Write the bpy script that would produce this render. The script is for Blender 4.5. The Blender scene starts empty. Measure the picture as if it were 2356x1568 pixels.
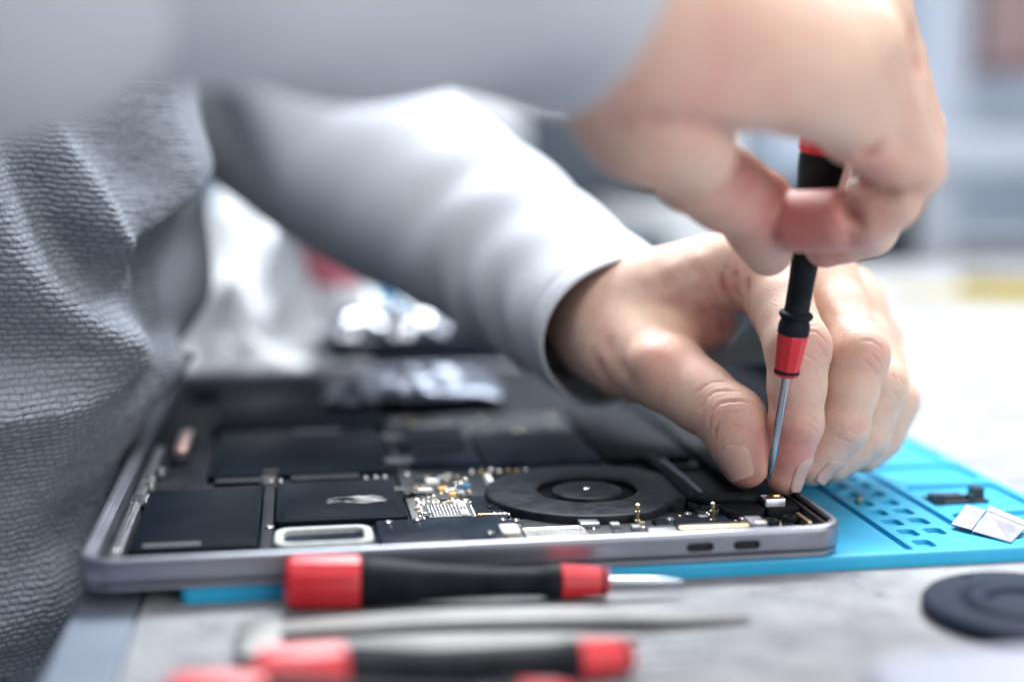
import bpy, bmesh, math, random
import numpy as np
from mathutils import Vector, Matrix

random.seed(7); RNG = np.random.default_rng(7)
S = 0.001                                    # everything below is written in millimetres

# ------------------------------------------------------------------ camera, world, lamps, exposure
scene = bpy.context.scene
COL = scene.collection
CAM_POS = np.array([59.1, -380.7, 128.1]); YAW, PITCH, ROLL = .150, .149, -.004
LENS = 50.0; VW, VH = 2356.0, 1568.0; FPX = LENS / 36.0 * VW

def cam_axes():
    cy, sy, cp, sp = math.cos(YAW), math.sin(YAW), math.cos(PITCH), math.sin(PITCH)
    fwd = np.array([sy*cp, cy*cp, -sp]); right = np.array([cy, -sy, 0.0]); up = np.cross(right, fwd)
    c, s = math.cos(ROLL), math.sin(ROLL)
    return c*right + s*up, -s*right + c*up, fwd
AX_R, AX_U, AX_F = cam_axes()

cam_data = bpy.data.cameras.new('camera'); cam = bpy.data.objects.new('camera', cam_data); COL.objects.link(cam)
cam_data.lens = LENS; cam_data.sensor_width = 36.0; cam_data.clip_start = .01; cam_data.clip_end = 20
M = Matrix.Identity(4)
for i in range(3):
    M[i][0] = AX_R[i]; M[i][1] = AX_U[i]; M[i][2] = -AX_F[i]; M[i][3] = CAM_POS[i]*S
cam.matrix_world = M
cam_data.dof.use_dof = True; cam_data.dof.focus_distance = .440; cam_data.dof.aperture_fstop = 2.45
cam_data.dof.aperture_blades = 9
scene.camera = cam

world = bpy.data.worlds.new('World'); scene.world = world; world.use_nodes = True
wb = world.node_tree.nodes['Background']; wb.inputs[0].default_value = (.62, .78, 1.0, 1); wb.inputs[1].default_value = .17

def area(name, loc, target, sx, sy, power, color):
    d = bpy.data.lights.new(name, 'AREA'); d.shape = 'RECTANGLE'; d.size = sx; d.size_y = sy; d.energy = power; d.color = color
    o = bpy.data.objects.new(name, d); COL.objects.link(o); o.location = loc
    o.rotation_euler = (Vector(target) - Vector(loc)).to_track_quat('-Z', 'Y').to_euler()
    return o
area('overhead_lamp', (.95, 1.30, 2.25), (.15, .1, .03), 1.9, 1.0, 116, (.95, .98, 1.0))
area('overhead_lamp', (.05, .95, 1.45), (.12, .25, .08), 1.2, .5, 24, (.90, .96, 1.0))  # added fill from behind, aimed to brighten the far sleeve
area('overhead_lamp', (.05, -.42, 1.40), (.08, .05, .05), 1.0, .6, 13, (1.0, .98, .95))  # added fill above the near side, top light for the weave
area('front_fill', (.95, -1.15, .62), (.12, .05, .09), 1.4, .9, 13, (1.0, .97, .93))  # added front fill, brightens the sides that face the camera

vs = scene.view_settings; vs.view_transform = 'Standard'; vs.look = 'None'; vs.gamma = 1; vs.exposure = 0.36; vs.use_curve_mapping = False
scene.render.engine = 'CYCLES'
try:
    scene.cycles.use_denoising = True
    scene.cycles.denoiser = 'OPENIMAGEDENOISE'
except Exception:
    pass
scene.cycles.max_bounces = 8; scene.cycles.sample_clamp_indirect = 6

# ------------------------------------------------------------------ helpers
def ray(px, py):
    return AX_F + (px - VW/2)/FPX*AX_R - (py - VH/2)/FPX*AX_U
def at(px, py, depth):
    """the point that lies at a picture position and a distance along the lens axis, in mm"""
    return CAM_POS + ray(px, py)*depth

def tag(o, label=None, cat=None, group=None, kind=None):
    if label: o['label'] = label
    if cat: o['category'] = cat
    if group: o['group'] = group
    if kind: o['kind'] = kind
    return o

def wloc(o):
    v = np.zeros(3)
    while o is not None:
        v += np.array(o.location)/S; o = o.parent
    return v

def empty(name, loc, label, cat, group=None):
    o = bpy.data.objects.new(name, None); COL.objects.link(o); o.location = Vector(loc)*S
    o.empty_display_size = .01
    return tag(o, label, cat, group)

def smooth(me, on=True):
    me.polygons.foreach_set('use_smooth', [on]*len(me.polygons))

def mesh(name, verts, faces, mat, parent=None, sm=False, sharp=None):
    """one mesh object from world coordinates in mm"""
    v = np.asarray(verts, float)
    org = wloc(parent) if parent is not None else v.mean(0)*np.array([1, 1, 0]) + np.array([0, 0, v[:, 2].min()])
    me = bpy.data.meshes.new(name)
    if isinstance(faces, np.ndarray):
        n = len(faces); me.vertices.add(len(v)); me.vertices.foreach_set('co', ((v - org)*S).astype(np.float32).ravel())
        me.loops.add(n*4); me.loops.foreach_set('vertex_index', faces.astype(np.int32).ravel())
        me.polygons.add(n); me.polygons.foreach_set('loop_start', np.arange(n, dtype=np.int32)*4); me.update(calc_edges=True); me.validate()
    else:
        me.from_pydata(((v - org)*S).tolist(), [], [list(map(int, f)) for f in faces]); me.validate(); me.update()
    o = bpy.data.objects.new(name, me); COL.objects.link(o)
    if parent is not None: o.parent = parent
    else: o.location = Vector(org)*S
    if mat: me.materials.append(mat)
    if sm:
        smooth(me)
        if sharp:
            try: me.set_sharp_from_angle(angle=math.radians(sharp))
            except Exception: pass
    return o

def inst(name, me, loc, parent, rz=0.0, mat=None):
    """a piece that shares mesh data, loc in world mm"""
    o = bpy.data.objects.new(name, me); COL.objects.link(o)
    o.parent = parent; o.location = Vector(np.asarray(loc, float) - wloc(parent))*S; o.rotation_euler = (0, 0, rz)
    return o

class G:
    """collects geometry"""
    def __init__(s): s.v = []; s.f = []
    def add(s, v, f):
        b = len(s.v); s.v.extend([tuple(map(float, p)) for p in v]); s.f.extend([[i + b for i in q] for q in f]); return s
    def box(s, x0, x1, y0, y1, z0, z1, bev=.0):
        if bev <= 0:
            return s.add([(x0,y0,z0),(x1,y0,z0),(x1,y1,z0),(x0,y1,z0),(x0,y0,z1),(x1,y0,z1),(x1,y1,z1),(x0,y1,z1)],
                         [(3,2,1,0),(4,5,6,7),(0,1,5,4),(1,2,6,5),(2,3,7,6),(3,0,4,7)])
        return s.loops([(rrect(x0,x1,y0,y1,0.001,1), z0), (rrect(x0,x1,y0,y1,.001,1), z1-bev), (rrect(x0+bev,x1-bev,y0+bev,y1-bev,.001,1), z1)])
    def loops(s, loops, cap0=True, cap1=True):
        """stack of (xy outline, z) with equal counts"""
        v = []; f = []; n = len(loops[0][0])
        for pts, z in loops: v += [(p[0], p[1], z) for p in pts]
        for k in range(len(loops)-1):
            for i in range(n):
                j = (i+1) % n; f.append((k*n+i, k*n+j, (k+1)*n+j, (k+1)*n+i))
        if cap0: f.append(tuple(range(n-1, -1, -1)))
        if cap1: f.append(tuple(range((len(loops)-1)*n, len(loops)*n)))
        return s.add(v, f)
    def tube(s, pts, rad, n=10, caps=True):
        P = np.array(pts, float); m = len(P); R = np.broadcast_to(np.asarray(rad, float), (m,))
        T = np.gradient(P, axis=0); T /= np.linalg.norm(T, axis=1)[:, None] + 1e-9
        u = np.cross(T[0], [0, 0, 1.0]); u = u if np.linalg.norm(u) > .1 else np.cross(T[0], [0, 1.0, 0]); u /= np.linalg.norm(u)
        v = []; f = []
        for k in range(m):
            u = u - T[k]*(u @ T[k]); u /= np.linalg.norm(u); w = np.cross(T[k], u)
            for i in range(n):
                a = 2*math.pi*i/n; v.append(P[k] + R[k]*(math.cos(a)*u + math.sin(a)*w))
        for k in range(m-1):
            for i in range(n):
                j = (i+1) % n; f.append((k*n+i, k*n+j, (k+1)*n+j, (k+1)*n+i))
        if caps: f.append(tuple(range(n-1, -1, -1))); f.append(tuple(range((m-1)*n, m*n)))
        return s.add(v, f)
    def lathe(s, prof, base, axis, n=32, facet=None):
        """profile of (radius, distance along axis) turned about an axis"""
        ax = np.array(axis, float); ax /= np.linalg.norm(ax)
        u = np.cross(ax, [0, 0, 1.0]); u = u if np.linalg.norm(u) > .1 else np.cross(ax, [0, 1.0, 0]); u /= np.linalg.norm(u); w = np.cross(ax, u)
        v = []; f = []; m = len(prof)
        for r, t in prof:
            for i in range(n):
                a = 2*math.pi*i/n; v.append(np.array(base) + ax*t + max(r, 1e-3)*(math.cos(a)*u + math.sin(a)*w))
        for k in range(m-1):
            for i in range(n):
                j = (i+1) % n; f.append((k*n+i, k*n+j, (k+1)*n+j, (k+1)*n+i))
        f.append(tuple(range(n-1, -1, -1))); f.append(tuple(range((m-1)*n, m*n)))
        return s.add(v, f)
    def build(s, name, mat, parent=None, sm=False, sharp=None):
        return mesh(name, s.v, s.f, mat, parent, sm, sharp)

def rrect(x0, x1, y0, y1, r, n=6):
    """rounded rectangle outline, counter-clockwise"""
    r = max(min(r, (x1-x0)/2-1e-4, (y1-y0)/2-1e-4), 1e-4); out = []
    for cx, cy, a0 in ((x1-r, y0+r, -90), (x1-r, y1-r, 0), (x0+r, y1-r, 90), (x0+r, y0+r, 180)):
        for i in range(n+1):
            a = math.radians(a0 + 90*i/n); out.append((cx + r*math.cos(a), cy + r*math.sin(a)))
    return out

def rbox(g, x0, x1, y0, y1, z0, z1, r, bev=.4, n=5, seg=2, bot=False):
    """rounded slab with a softened top edge"""
    L = []
    if bot:
        for i in range(seg+1):
            a = math.pi/2*i/seg; k = bev*(1-math.sin(a)); L.append((rrect(x0+k, x1-k, y0+k, y1-k, r-k, n), z0 + bev*(1-math.cos(a))))
    else: L.append((rrect(x0, x1, y0, y1, r, n), z0))
    for i in range(seg+1):
        a = math.pi/2*i/seg; k = bev*(1-math.cos(a)); L.append((rrect(x0+k, x1-k, y0+k, y1-k, r-k, n), z1 - bev + bev*math.sin(a)))
    return g.loops(L)

# ------------------------------------------------------------------ materials
MATS = {}
def mat(name, col, rough=.5, metal=0.0, spec=.5, noise=None, bump=None, coat=0, trans=0, sheen=0, dirt=None, ior=None):
    """principled material; noise=(scale per mm, second colour), bump=(scale per mm, height mm), dirt=(scale, colour, amount)"""
    if name in MATS: return MATS[name]
    m = bpy.data.materials.new(name); m.use_nodes = True; nt = m.node_tree; N = nt.nodes; L = nt.links
    b = N['Principled BSDF']; b.inputs['Base Color'].default_value = (*col, 1); b.inputs['Roughness'].default_value = rough
    b.inputs['Metallic'].default_value = metal; b.inputs['Specular IOR Level'].default_value = spec
    if coat: b.inputs['Coat Weight'].default_value = coat; b.inputs['Coat Roughness'].default_value = .12
    if trans: b.inputs['Transmission Weight'].default_value = trans
    if ior: b.inputs['IOR'].default_value = ior
    if sheen: b.inputs['Sheen Weight'].default_value = sheen; b.inputs['Sheen Roughness'].default_value = .6
    tc = N.new('ShaderNodeTexCoord')
    src = None
    if noise:
        t = N.new('ShaderNodeTexNoise'); t.inputs['Scale'].default_value = noise[0]/S; t.inputs['Detail'].default_value = 5
        L.new(tc.outputs['Object'], t.inputs['Vector'])
        r = N.new('ShaderNodeValToRGB'); r.color_ramp.elements[0].position = .35; r.color_ramp.elements[1].position = .65
        r.color_ramp.elements[0].color = (*col, 1); r.color_ramp.elements[1].color = (*noise[1], 1)
        L.new(t.outputs['Fac'], r.inputs['Fac']); src = r.outputs['Color']
        rr = N.new('ShaderNodeMapRange'); rr.inputs['To Min'].default_value = max(rough-.08, .02); rr.inputs['To Max'].default_value = min(rough+.1, 1)
        L.new(t.outputs['Fac'], rr.inputs['Value']); L.new(rr.outputs['Result'], b.inputs['Roughness'])
    if dirt:
        t = N.new('ShaderNodeTexNoise'); t.inputs['Scale'].default_value = dirt[0]/S; t.inputs['Detail'].default_value = 8; t.inputs['Roughness'].default_value = .7
        L.new(tc.outputs['Object'], t.inputs['Vector'])
        r = N.new('ShaderNodeMapRange'); r.inputs['From Min'].default_value = .56; r.inputs['From Max'].default_value = .72; r.inputs['To Max'].default_value = dirt[2]
        L.new(t.outputs['Fac'], r.inputs['Value'])
        mx = N.new('ShaderNodeMix'); mx.data_type = 'RGBA'; L.new(r.outputs['Result'], mx.inputs['Factor'])
        if src: L.new(src, mx.inputs['A'])
        else: mx.inputs['A'].default_value = (*col, 1)
        mx.inputs['B'].default_value = (*dirt[1], 1); src = mx.outputs['Result']
    if src: L.new(src, b.inputs['Base Color'])
    if bump:
        t = N.new('ShaderNodeTexNoise'); t.inputs['Scale'].default_value = bump[0]/S; t.inputs['Detail'].default_value = 4
        L.new(tc.outputs['Object'], t.inputs['Vector'])
        bp = N.new('ShaderNodeBump'); bp.inputs['Distance'].default_value = bump[1]*S; bp.inputs['Strength'].default_value = 1
        L.new(t.outputs['Fac'], bp.inputs['Height']); L.new(bp.outputs['Normal'], b.inputs['Normal'])
    MATS[name] = m; return m

ALU = mat('space_grey_aluminium', (.27, .285, .335), .36, .85, noise=(.05, (.31, .325, .375)), bump=(6, .004))
ALU_IN = mat('machined_aluminium', (.20, .205, .22), .32, .8, noise=(.1, (.25, .25, .27)))
BLACK_IN = mat('black_anodised', (.006, .008, .012), .5, .0, .08, noise=(.08, (.02, .022, .027)))
BATT = mat('battery_wrap', (.0035, .0065, .0105), .4, 0, .02, noise=(.03, (.005, .0085, .0135)), bump=(.25, .015), dirt=(.06, (.05, .06, .07), .08))
FILM = mat('black_film', (.006, .0095, .0155), .4, 0, .03, noise=(.06, (.016, .025, .040)), bump=(.3, .02))
PCB = mat('circuit_board', (.012, .015, .020), .38, 0, .5, noise=(.4, (.022, .026, .032)), bump=(1.2, .05))
FANM = mat('fan_plastic', (.006, .0085, .012), .42, 0, .08, noise=(.2, (.025, .028, .034)), bump=(3, .015))
RUBBER = mat('black_rubber', (.005, .008, .012), .55, 0, .12, noise=(.1, (.016, .019, .024)), bump=(2, .02))
SOLDER = mat('solder_tin', (.80, .80, .77), .22, 1.0)
GOLD = mat('gold_plate', (.80, .58, .28), .25, 1.0)
BRASS = mat('brass', (.62, .52, .34), .28, 1.0, noise=(.6, (.45, .38, .26)))
SILVER = mat('bright_steel', (.72, .73, .76), .18, 1.0, noise=(.1, (.62, .63, .66)))
CERAM = mat('capacitor_ceramic', (.42, .33, .22), .4, 0)
CERAMD = mat('dark_chip', (.016, .017, .020), .3, 0, .6)
TANT = mat('amber_part', (.75, .45, .14), .35)
WHITEP = mat('white_plastic', (.80, .81, .82), .4)
BLUEP = mat('blue_part', (.10, .28, .55), .4)
GASKET = mat('grey_gasket', (.44, .47, .46), .6, 0, .4, noise=(.4, (.36, .39, .38)), bump=(1.5, .06))
PINK_GLINT = mat('pink_glint', (.85, .58, .52), .3, .9)
MAT_BLUE = mat('blue_silicone', (.012, .34, .60), .42, 0, .45, noise=(.04, (.02, .38, .64)), bump=(1.6, .03), dirt=(.05, (.06, .42, .66), .35))
RED = mat('red_plastic', (.58, .018, .030), .40, 0, .5, noise=(.15, (.63, .026, .038)), bump=(1.5, .02))
TABLE = mat('white_laminate', (.34, .345, .36), .9, 0, .0, noise=(.07, (.25, .255, .275)), bump=(.5, .12), dirt=(.10, (.10, .115, .14), .8))
EDGE = mat('grey_edge_band', (.16, .19, .235), .8, 0, .05, noise=(.03, (.19, .22, .27)))
WALL = mat('pale_wall', (.25, .30, .37), .7, noise=(.004, (.29, .34, .41)))
STEEL = mat('brushed_steel', (.27, .27, .265), .5, .8, noise=(.05, (.21, .21, .205)))
BLADE = mat('screwdriver_steel', (.42, .45, .49), .2, 1.0)
LINT = mat('dark_lining', (.03, .032, .038), .9)

# ------------------------------------------------------------------ signed distance sculpting for the body
def smin(a, b, k):
    h = np.maximum(k - np.abs(a-b), 0)/k
    return np.minimum(a, b) - h*h*k*.25
def cone(p, a, b, ra, rb):
    a = np.asarray(a, np.float32); b = np.asarray(b, np.float32); ba = b-a; pa = p-a
    t = np.clip((pa @ ba)/max(float(ba @ ba), 1e-6), 0, 1)
    q = pa - t[..., None]*ba
    return np.sqrt(np.einsum('ij,ij->i', q, q)) - (ra + (rb-ra)*t)
def ellipsoid(p, c, r, axes=None):
    q = p - np.asarray(c, np.float32)
    if axes is not None: q = q @ np.asarray(axes, np.float32).T
    r = np.asarray(r, np.float32); k0 = np.linalg.norm(q/r, axis=-1); k1 = np.linalg.norm(q/(r*r), axis=-1)
    return k0*(k0-1)/np.maximum(k1, 1e-6)

def polygonise(f, lo, hi, h):
    lo = np.array(lo, float); n = np.ceil((np.array(hi)-lo)/h/4).astype(int)*4 + 1
    cn = (n-1)//4 + 1
    cg = np.stack(np.meshgrid(*[lo[i] + np.arange(cn[i])*h*4 for i in range(3)], indexing='ij'), -1).astype(np.float32)
    cf = np.concatenate([f(c.reshape(-1, 3)).reshape(c.shape[:-1]) for c in np.array_split(cg, max(1, cg.shape[0]//8))])
    up = cf
    for ax in range(3):
        up = np.repeat(up, 4, axis=ax)
    # value at index i taken from coarse node round(i/4)
    sl = [np.clip(np.arange(n[i]) + 2, 0, 4*cn[i]-1) for i in range(3)]
    fine = up[np.ix_(*sl)].astype(np.float32)
    near = np.abs(fine) < h*8.5
    idx = np.argwhere(near)
    for part in np.array_split(np.arange(len(idx)), max(1, len(idx)//400000)):
        q = (lo + idx[part]*h).astype(np.float32); ii = idx[part]
        fine[ii[:, 0], ii[:, 1], ii[:, 2]] = f(q)
    s = fine < 0
    c = np.zeros(np.array(fine.shape)-1, np.int8)
    for dx in (0, 1):
        for dy in (0, 1):
            for dz in (0, 1):
                c += s[dx:s.shape[0]-1+dx, dy:s.shape[1]-1+dy, dz:s.shape[2]-1+dz]
    act = (c > 0) & (c < 8); cell = np.argwhere(act); vid = np.full(act.shape, -1, np.int32); vid[act] = np.arange(len(cell))
    acc = np.zeros((len(cell), 3)); cnt = np.zeros(len(cell))
    corners = [(i, j, k) for i in (0, 1) for j in (0, 1) for k in (0, 1)]
    val = {cc: fine[cell[:, 0]+cc[0], cell[:, 1]+cc[1], cell[:, 2]+cc[2]] for cc in corners}
    for a in corners:
        for ax in range(3):
            if a[ax]: continue
            b = list(a); b[ax] = 1; b = tuple(b); va, vb = val[a], val[b]; x = (va < 0) != (vb < 0)
            t = np.where(x, va/np.where(x, va-vb, 1), 0)
            pa = np.array(a, float) + np.zeros((len(cell), 3)); pa[:, ax] += t
            acc[x] += pa[x]; cnt[x] += 1
    V = lo + (cell + acc/np.maximum(cnt, 1)[:, None])*h
    F = []
    for ax in range(3):
        o1, o2 = [(1, 2), (2, 0), (0, 1)][ax]
        sa = [slice(None)]*3; sb = [slice(None)]*3; sa[ax] = slice(0, -1); sb[ax] = slice(1, None)
        x = s[tuple(sa)] != s[tuple(sb)]; e = np.argwhere(x)
        m = np.all([(e[:, o] > 0) & (e[:, o] < act.shape[o]) for o in (o1, o2)], axis=0); e = e[m]
        def cid(d1, d2):
            q = e.copy(); q[:, o1] += d1; q[:, o2] += d2; return vid[q[:, 0], q[:, 1], q[:, 2]]
        quad = np.stack([cid(-1, -1), cid(0, -1), cid(0, 0), cid(-1, 0)], 1)
        flip = ~s[e[:, 0], e[:, 1], e[:, 2]]
        quad[flip] = quad[flip][:, ::-1]; F.append(quad)
    F = np.concatenate(F); F = F[(F >= 0).all(1)]
    for _ in range(2):
        d, g = dgrad(f, V); V = V - g*np.clip(d, -h, h)[:, None]
    return V, F

def dgrad(f, V, e=.12):
    V = V.astype(np.float32); d = f(V); g = np.empty_like(V)
    for ax in range(3):
        o = np.zeros(3, np.float32); o[ax] = e; g[:, ax] = f(V+o) - f(V-o)
    g /= np.linalg.norm(g, axis=1)[:, None] + 1e-9
    return d, g

def traces(f, pix, start=250.0, end=700.0):
    """where the sight lines through picture positions first meet the surface (nan where they miss)"""
    D = np.array([ray(q[0], q[1]) for q in pix]); ln = np.linalg.norm(D, axis=1); t = np.full(len(D), float(start)); live = np.ones(len(D), bool)
    for _ in range(220):
        k = np.where(live)[0]
        if not len(k): break
        v = f((CAM_POS + D[k]*t[k][:, None]).astype(np.float32)); go = v > .03
        t[k[go]] += np.maximum(v[go]*.7, .03)/ln[k[go]]; live[k[~go]] = False; live[k[t[k] > end]] = False
    P = CAM_POS + D*t[:, None]; P[t > end] = np.nan
    return P
def trace(f, px, start=250.0, end=700.0):
    p = traces(f, [px], start, end)[0]; return None if np.isnan(p).any() else p

# ------------------------------------------------------------------ the two hands (fields), joints read off the place: (x, y, distance, radius)
def J(x, y, d, r): return (at(x, y, d), r)
def chain(p, pts, k=3.0, waist=.955):
    """one finger: joints with slightly waisted bones between them"""
    out = None
    for (a, ra), (b, rb) in zip(pts[:-1], pts[1:]):
        m = (a+b)/2; rm = (ra+rb)/2*waist
        for (u, ru, w, rw) in ((a, ra, m, rm), (m, rm, b, rb)):
            c = cone(p, u, w, ru, rw); out = c if out is None else smin(out, c, k)
    return out

LH = dict(
    thumb=[J(1455, 800, 490, 15.5), J(1535, 856, 470, 12.4), J(1683, 965, 453, 10.2), J(1716, 1070, 449.5, 7.2)],
    index=[J(1752, 596, 480, 11.6), J(1836, 800, 447, 10.0), J(1831, 975, 447, 8.2), J(1805, 1094, 450, 6.1)],
    middle=[J(1880, 628, 491, 11.6), J(1972, 818, 459, 10.0), J(1935, 980, 457, 8.5), J(1868, 1066, 459, 7.2)],
    ring=[J(1948, 690, 507, 11.0), J(2022, 886, 474, 9.2), J(1985, 1004, 473, 8.0), J(1915, 1062, 471, 6.8)],
    pinky=[J(1995, 770, 520, 10.0), J(2058, 922, 491, 8.0), J(2028, 1004, 490, 7.0), J(1985, 1046, 486, 6.2)])
LW = J(1432, 738, 507, 19.0)
L_ELBOW = J(880, 400, 598, 34)

def left_hand(p):
    w, wr = LW
    palm = cone(p, w, LH['index'][0][0], 17.0, 12.0)
    palm = smin(palm, cone(p, at(1420, 690, 498), at(1700, 610, 474), 14, 11), 10)
    for n, r0 in (('middle', 17.5), ('ring', 17), ('pinky', 15.5)):
        off = {'middle': 10, 'ring': 18, 'pinky': 25}[n]
        palm = smin(palm, cone(p, at(1425, 742, 507+off), LH[n][0][0], r0, LH[n][0][1]), 12)
    palm = smin(palm, cone(p, w, LH['thumb'][0][0], 18, 16), 12)
    palm = smin(palm, cone(p, LH['thumb'][0][0], at(1640, 760, 487), 13, 7.5), 9)      # web of the thumb
    arm = cone(p, w, at(1335, 660, 560), 18.5, 20)
    arm = smin(arm, cone(p, at(1430, 735, 525), at(1335, 660, 575), 18, 19), 14)
    palm = smin(palm, arm, 16)
    th = chain(p, LH['thumb'], 4.5)
    fs = None
    for n in ('index', 'middle', 'ring', 'pinky'):
        c = chain(p, LH[n]); fs = c if fs is None else smin(fs, c, 1.0)
    # the flesh between the knuckles
    for a, b in (('index', 'middle'), ('middle', 'ring'), ('ring', 'pinky')):
        pa = LH[a][0][0]*.82 + LH[a][1][0]*.18; pb = LH[b][0][0]*.82 + LH[b][1][0]*.18
        palm = smin(palm, cone(p, pa, pb, 8.5, 8.5), 6)
    out = smin(smin(palm, fs, 7), smin(palm, th, 7), .7)
    # thumb knuckle, nail beds, finger knuckles
    out = smin(out, np.linalg.norm(p - at(1503, 828, 462).astype(np.float32), axis=-1) - 5.0, 8)
    return out

RH = dict(
    thumb=[J(1600, 392, 384, 12.2), J(1738, 478, 406, 10.2), J(1768, 582, 416, 6.8)],
    pinky=[J(1968, 120, 362, 12.2), J(2100, 386, 381, 8.6), J(1982, 506, 391, 8.0), J(1842, 512, 402, 8.5)],
    ring=[J(1985, 40, 381, 12), J(2098, 350, 399, 9.0), J(1998, 528, 409, 8.0), J(1900, 566, 414, 6.4)],
    middle=[J(1985, -20, 399, 12), J(2100, 300, 419, 9.2), J(2010, 480, 431, 8.2), J(1915, 545, 432, 7.0)],
    index=[J(1965, -80, 416, 11.6), J(2070, 210, 440, 9.6), J(1985, 370, 440, 8.6), J(1930, 470, 434, 7.4)])
RW = J(1425, 15, 325, 23.0)
R_ELBOW = J(60, -370, 262, 38)

def right_hand(p):
    w, wr = RW
    palm = cone(p, w, RH['pinky'][0][0], 20, 12.5)
    for n, dy, dd in (('ring', -80, 14), ('middle', -140, 28), ('index', -180, 44)):
        palm = smin(palm, cone(p, at(1430, 40+dy, 325+dd), RH[n][0][0], 16, 12.5), 14)
    palm = smin(palm, cone(p, at(1500, 150, 330), at(1850, 182, 350), 15.5, 12.6), 12)     # heel of the hand
    palm = smin(palm, cone(p, at(1850, 190, 353), at(1965, 262, 366), 12, 11), 8)
    thenar = cone(p, at(1478, 262, 340), at(1575, 332, 356), 14, 13.4)
    thenar = smin(thenar, cone(p, w, at(1490, 268, 341), 20, 14), 10)
    palm = smin(palm, thenar, 2.4)
    arm = cone(p, w, at(1230, -70, 316), 22, 23)
    palm = smin(palm, arm, 18)
    th = chain(p, RH['thumb'], 6)
    fs = None
    for n in ('pinky', 'ring', 'middle', 'index'):
        c = chain(p, RH[n], 1.3, 1.0); fs = c if fs is None else smin(fs, c, 1.2)
    pads = cone(p, at(1966, 300, 368), at(2062, 368, 376), 8.8, 7.6)
    pads = smin(pads, cone(p, at(2060, 462, 384), at(2000, 500, 388), 7.6, 7.8), 1.0)
    pads = smin(pads, cone(p, at(1922, 506, 392), at(1842, 508, 399), 8.4, 8.6), 1.0)
    fs = smin(fs, pads, 1.6)
    fs = smin(fs, cone(p, at(1985, 150, 396), at(2065, 350, 412), 13, 13), 2.0)  # filler added inside the fist, blocks light from behind
    fs = smin(fs, cone(p, at(2070, 350, 425), at(2030, 450, 420), 12, 11), 2.0)
    fs = smin(fs, cone(p, at(1960, 60, 418), at(2050, 300, 436), 13, 12), 2.0)
    out = smin(palm, fs, 3.5)
    return smin(out, th, 1.8)

# where the sleeves run: (point, radius) from shoulder to cuff
L_SHO = np.array([-150, 330, 330.0]); R_SHO = np.array([-150, 20, 330.0]); UP = np.array([10, 0, 10])
PATH_L = [(L_SHO + UP, 74), (at(430, -60, 705), 76), (at(600, 70, 676), 74), (at(750, 225, 640), 60), (at(882, 385, 600), 46.5), (at(990, 458, 577), 41), (at(1140, 556, 556), 36.5), (at(1285, 656, 530), 32), (at(1414, 762, 501), 30)]
PATH_R = [(R_SHO + UP, 58), (at(-300, -420, 262), 50), (R_ELBOW[0], 45), (at(500, -280, 283), 42), (at(1000, -175, 306), 38), (at(1230, -108, 318), 35), (at(1366, -58, 325), 34.5)]
# creases drawn where the place shows them: (points, half width mm, depth mm)
L_CREASES = [
    ([(1583, 920), (1612, 893), (1652, 877), (1690, 880)], 0.54, 0.43),
    ([(1610, 950), (1625, 918), (1660, 897), (1712, 903)], 0.51, 0.71),
    ([(1628, 985), (1640, 945), (1672, 922), (1728, 925)], 0.54, 0.81),
    ([(1640, 1008), (1652, 972), (1680, 950), (1718, 948)], 0.48, 0.52),
    ([(1655, 1030), (1664, 1000), (1690, 980), (1712, 985)], 0.42, 0.33),
    ([(1846, 770), (1872, 762), (1895, 778), (1908, 800)], 0.42, 0.43),
    ([(1850, 790), (1880, 793), (1900, 815), (1908, 845)], 0.48, 0.57),
    ([(1848, 818), (1874, 828), (1896, 852)], 0.42, 0.38),
    ([(1862, 752), (1885, 748), (1902, 765)], 0.42, 0.28),
    ([(1846, 955), (1870, 962), (1888, 978)], 0.42, 0.47),
    ([(1852, 975), (1872, 985), (1882, 1000)], 0.42, 0.33),
    ([(1776, 948), (1790, 940), (1812, 942)], 0.48, 0.57),
    ([(1972, 758), (2000, 752), (2030, 775)], 0.42, 0.33),
    ([(1978, 786), (2008, 784), (2036, 806)], 0.48, 0.52),
    ([(1976, 806), (2005, 815), (2034, 850)], 0.48, 0.57),
    ([(1985, 832), (2010, 850), (2022, 880)], 0.42, 0.38),
    ([(1925, 985), (1950, 985), (1968, 1000)], 0.42, 0.47),
    ([(1920, 1000), (1940, 1012), (1958, 1018)], 0.42, 0.43),
    ([(2045, 862), (2066, 868), (2082, 888)], 0.42, 0.43),
    ([(2040, 890), (2060, 905), (2072, 920)], 0.42, 0.38),
    ([(1668, 610), (1660, 650), (1678, 690), (1712, 712)], 1.2, 1.5),
    ([(1692, 620), (1690, 660), (1704, 690)], 1.0, 1.2),
    ([(1722, 640), (1718, 680), (1724, 730)], 1.0, 1.3),
    ([(1640, 700), (1665, 735), (1672, 775)], 1.6, 1.2),
    ([(1600, 690), (1625, 735), (1640, 790)], 2.2, 1.0),
    ([(1380, 760), (1420, 830), (1470, 890)], 3.0, .6),
    ([(1360, 800), (1395, 870), (1430, 905)], 2.6, .7),
]
R_CREASES = [
    ([(1955, 392), (2012, 434), (2075, 450)], 1.9, 4.2),
    ([(1938, 440), (1962, 490), (1984, 536)], 1.8, 3.8),
    ([(1905, 350), (1950, 366), (2006, 352), (2040, 318)], 1.8, 3.0),
    ([(2085, 60), (2110, 130), (2118, 180)], 2.2, 1.2),
    ([(1360, 285), (1480, 282), (1600, 290), (1690, 306)], 2.5, 1.2),
]
L_CREASES += [([(1470, 650), (1560, 612), (1650, 585)], 3.0, -.7), ([(1500, 700), (1570, 660), (1640, 630)], 2.2, -.5), ([(1900, 660), (1930, 720), (1955, 775)], 2.2, -.5)]
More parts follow.
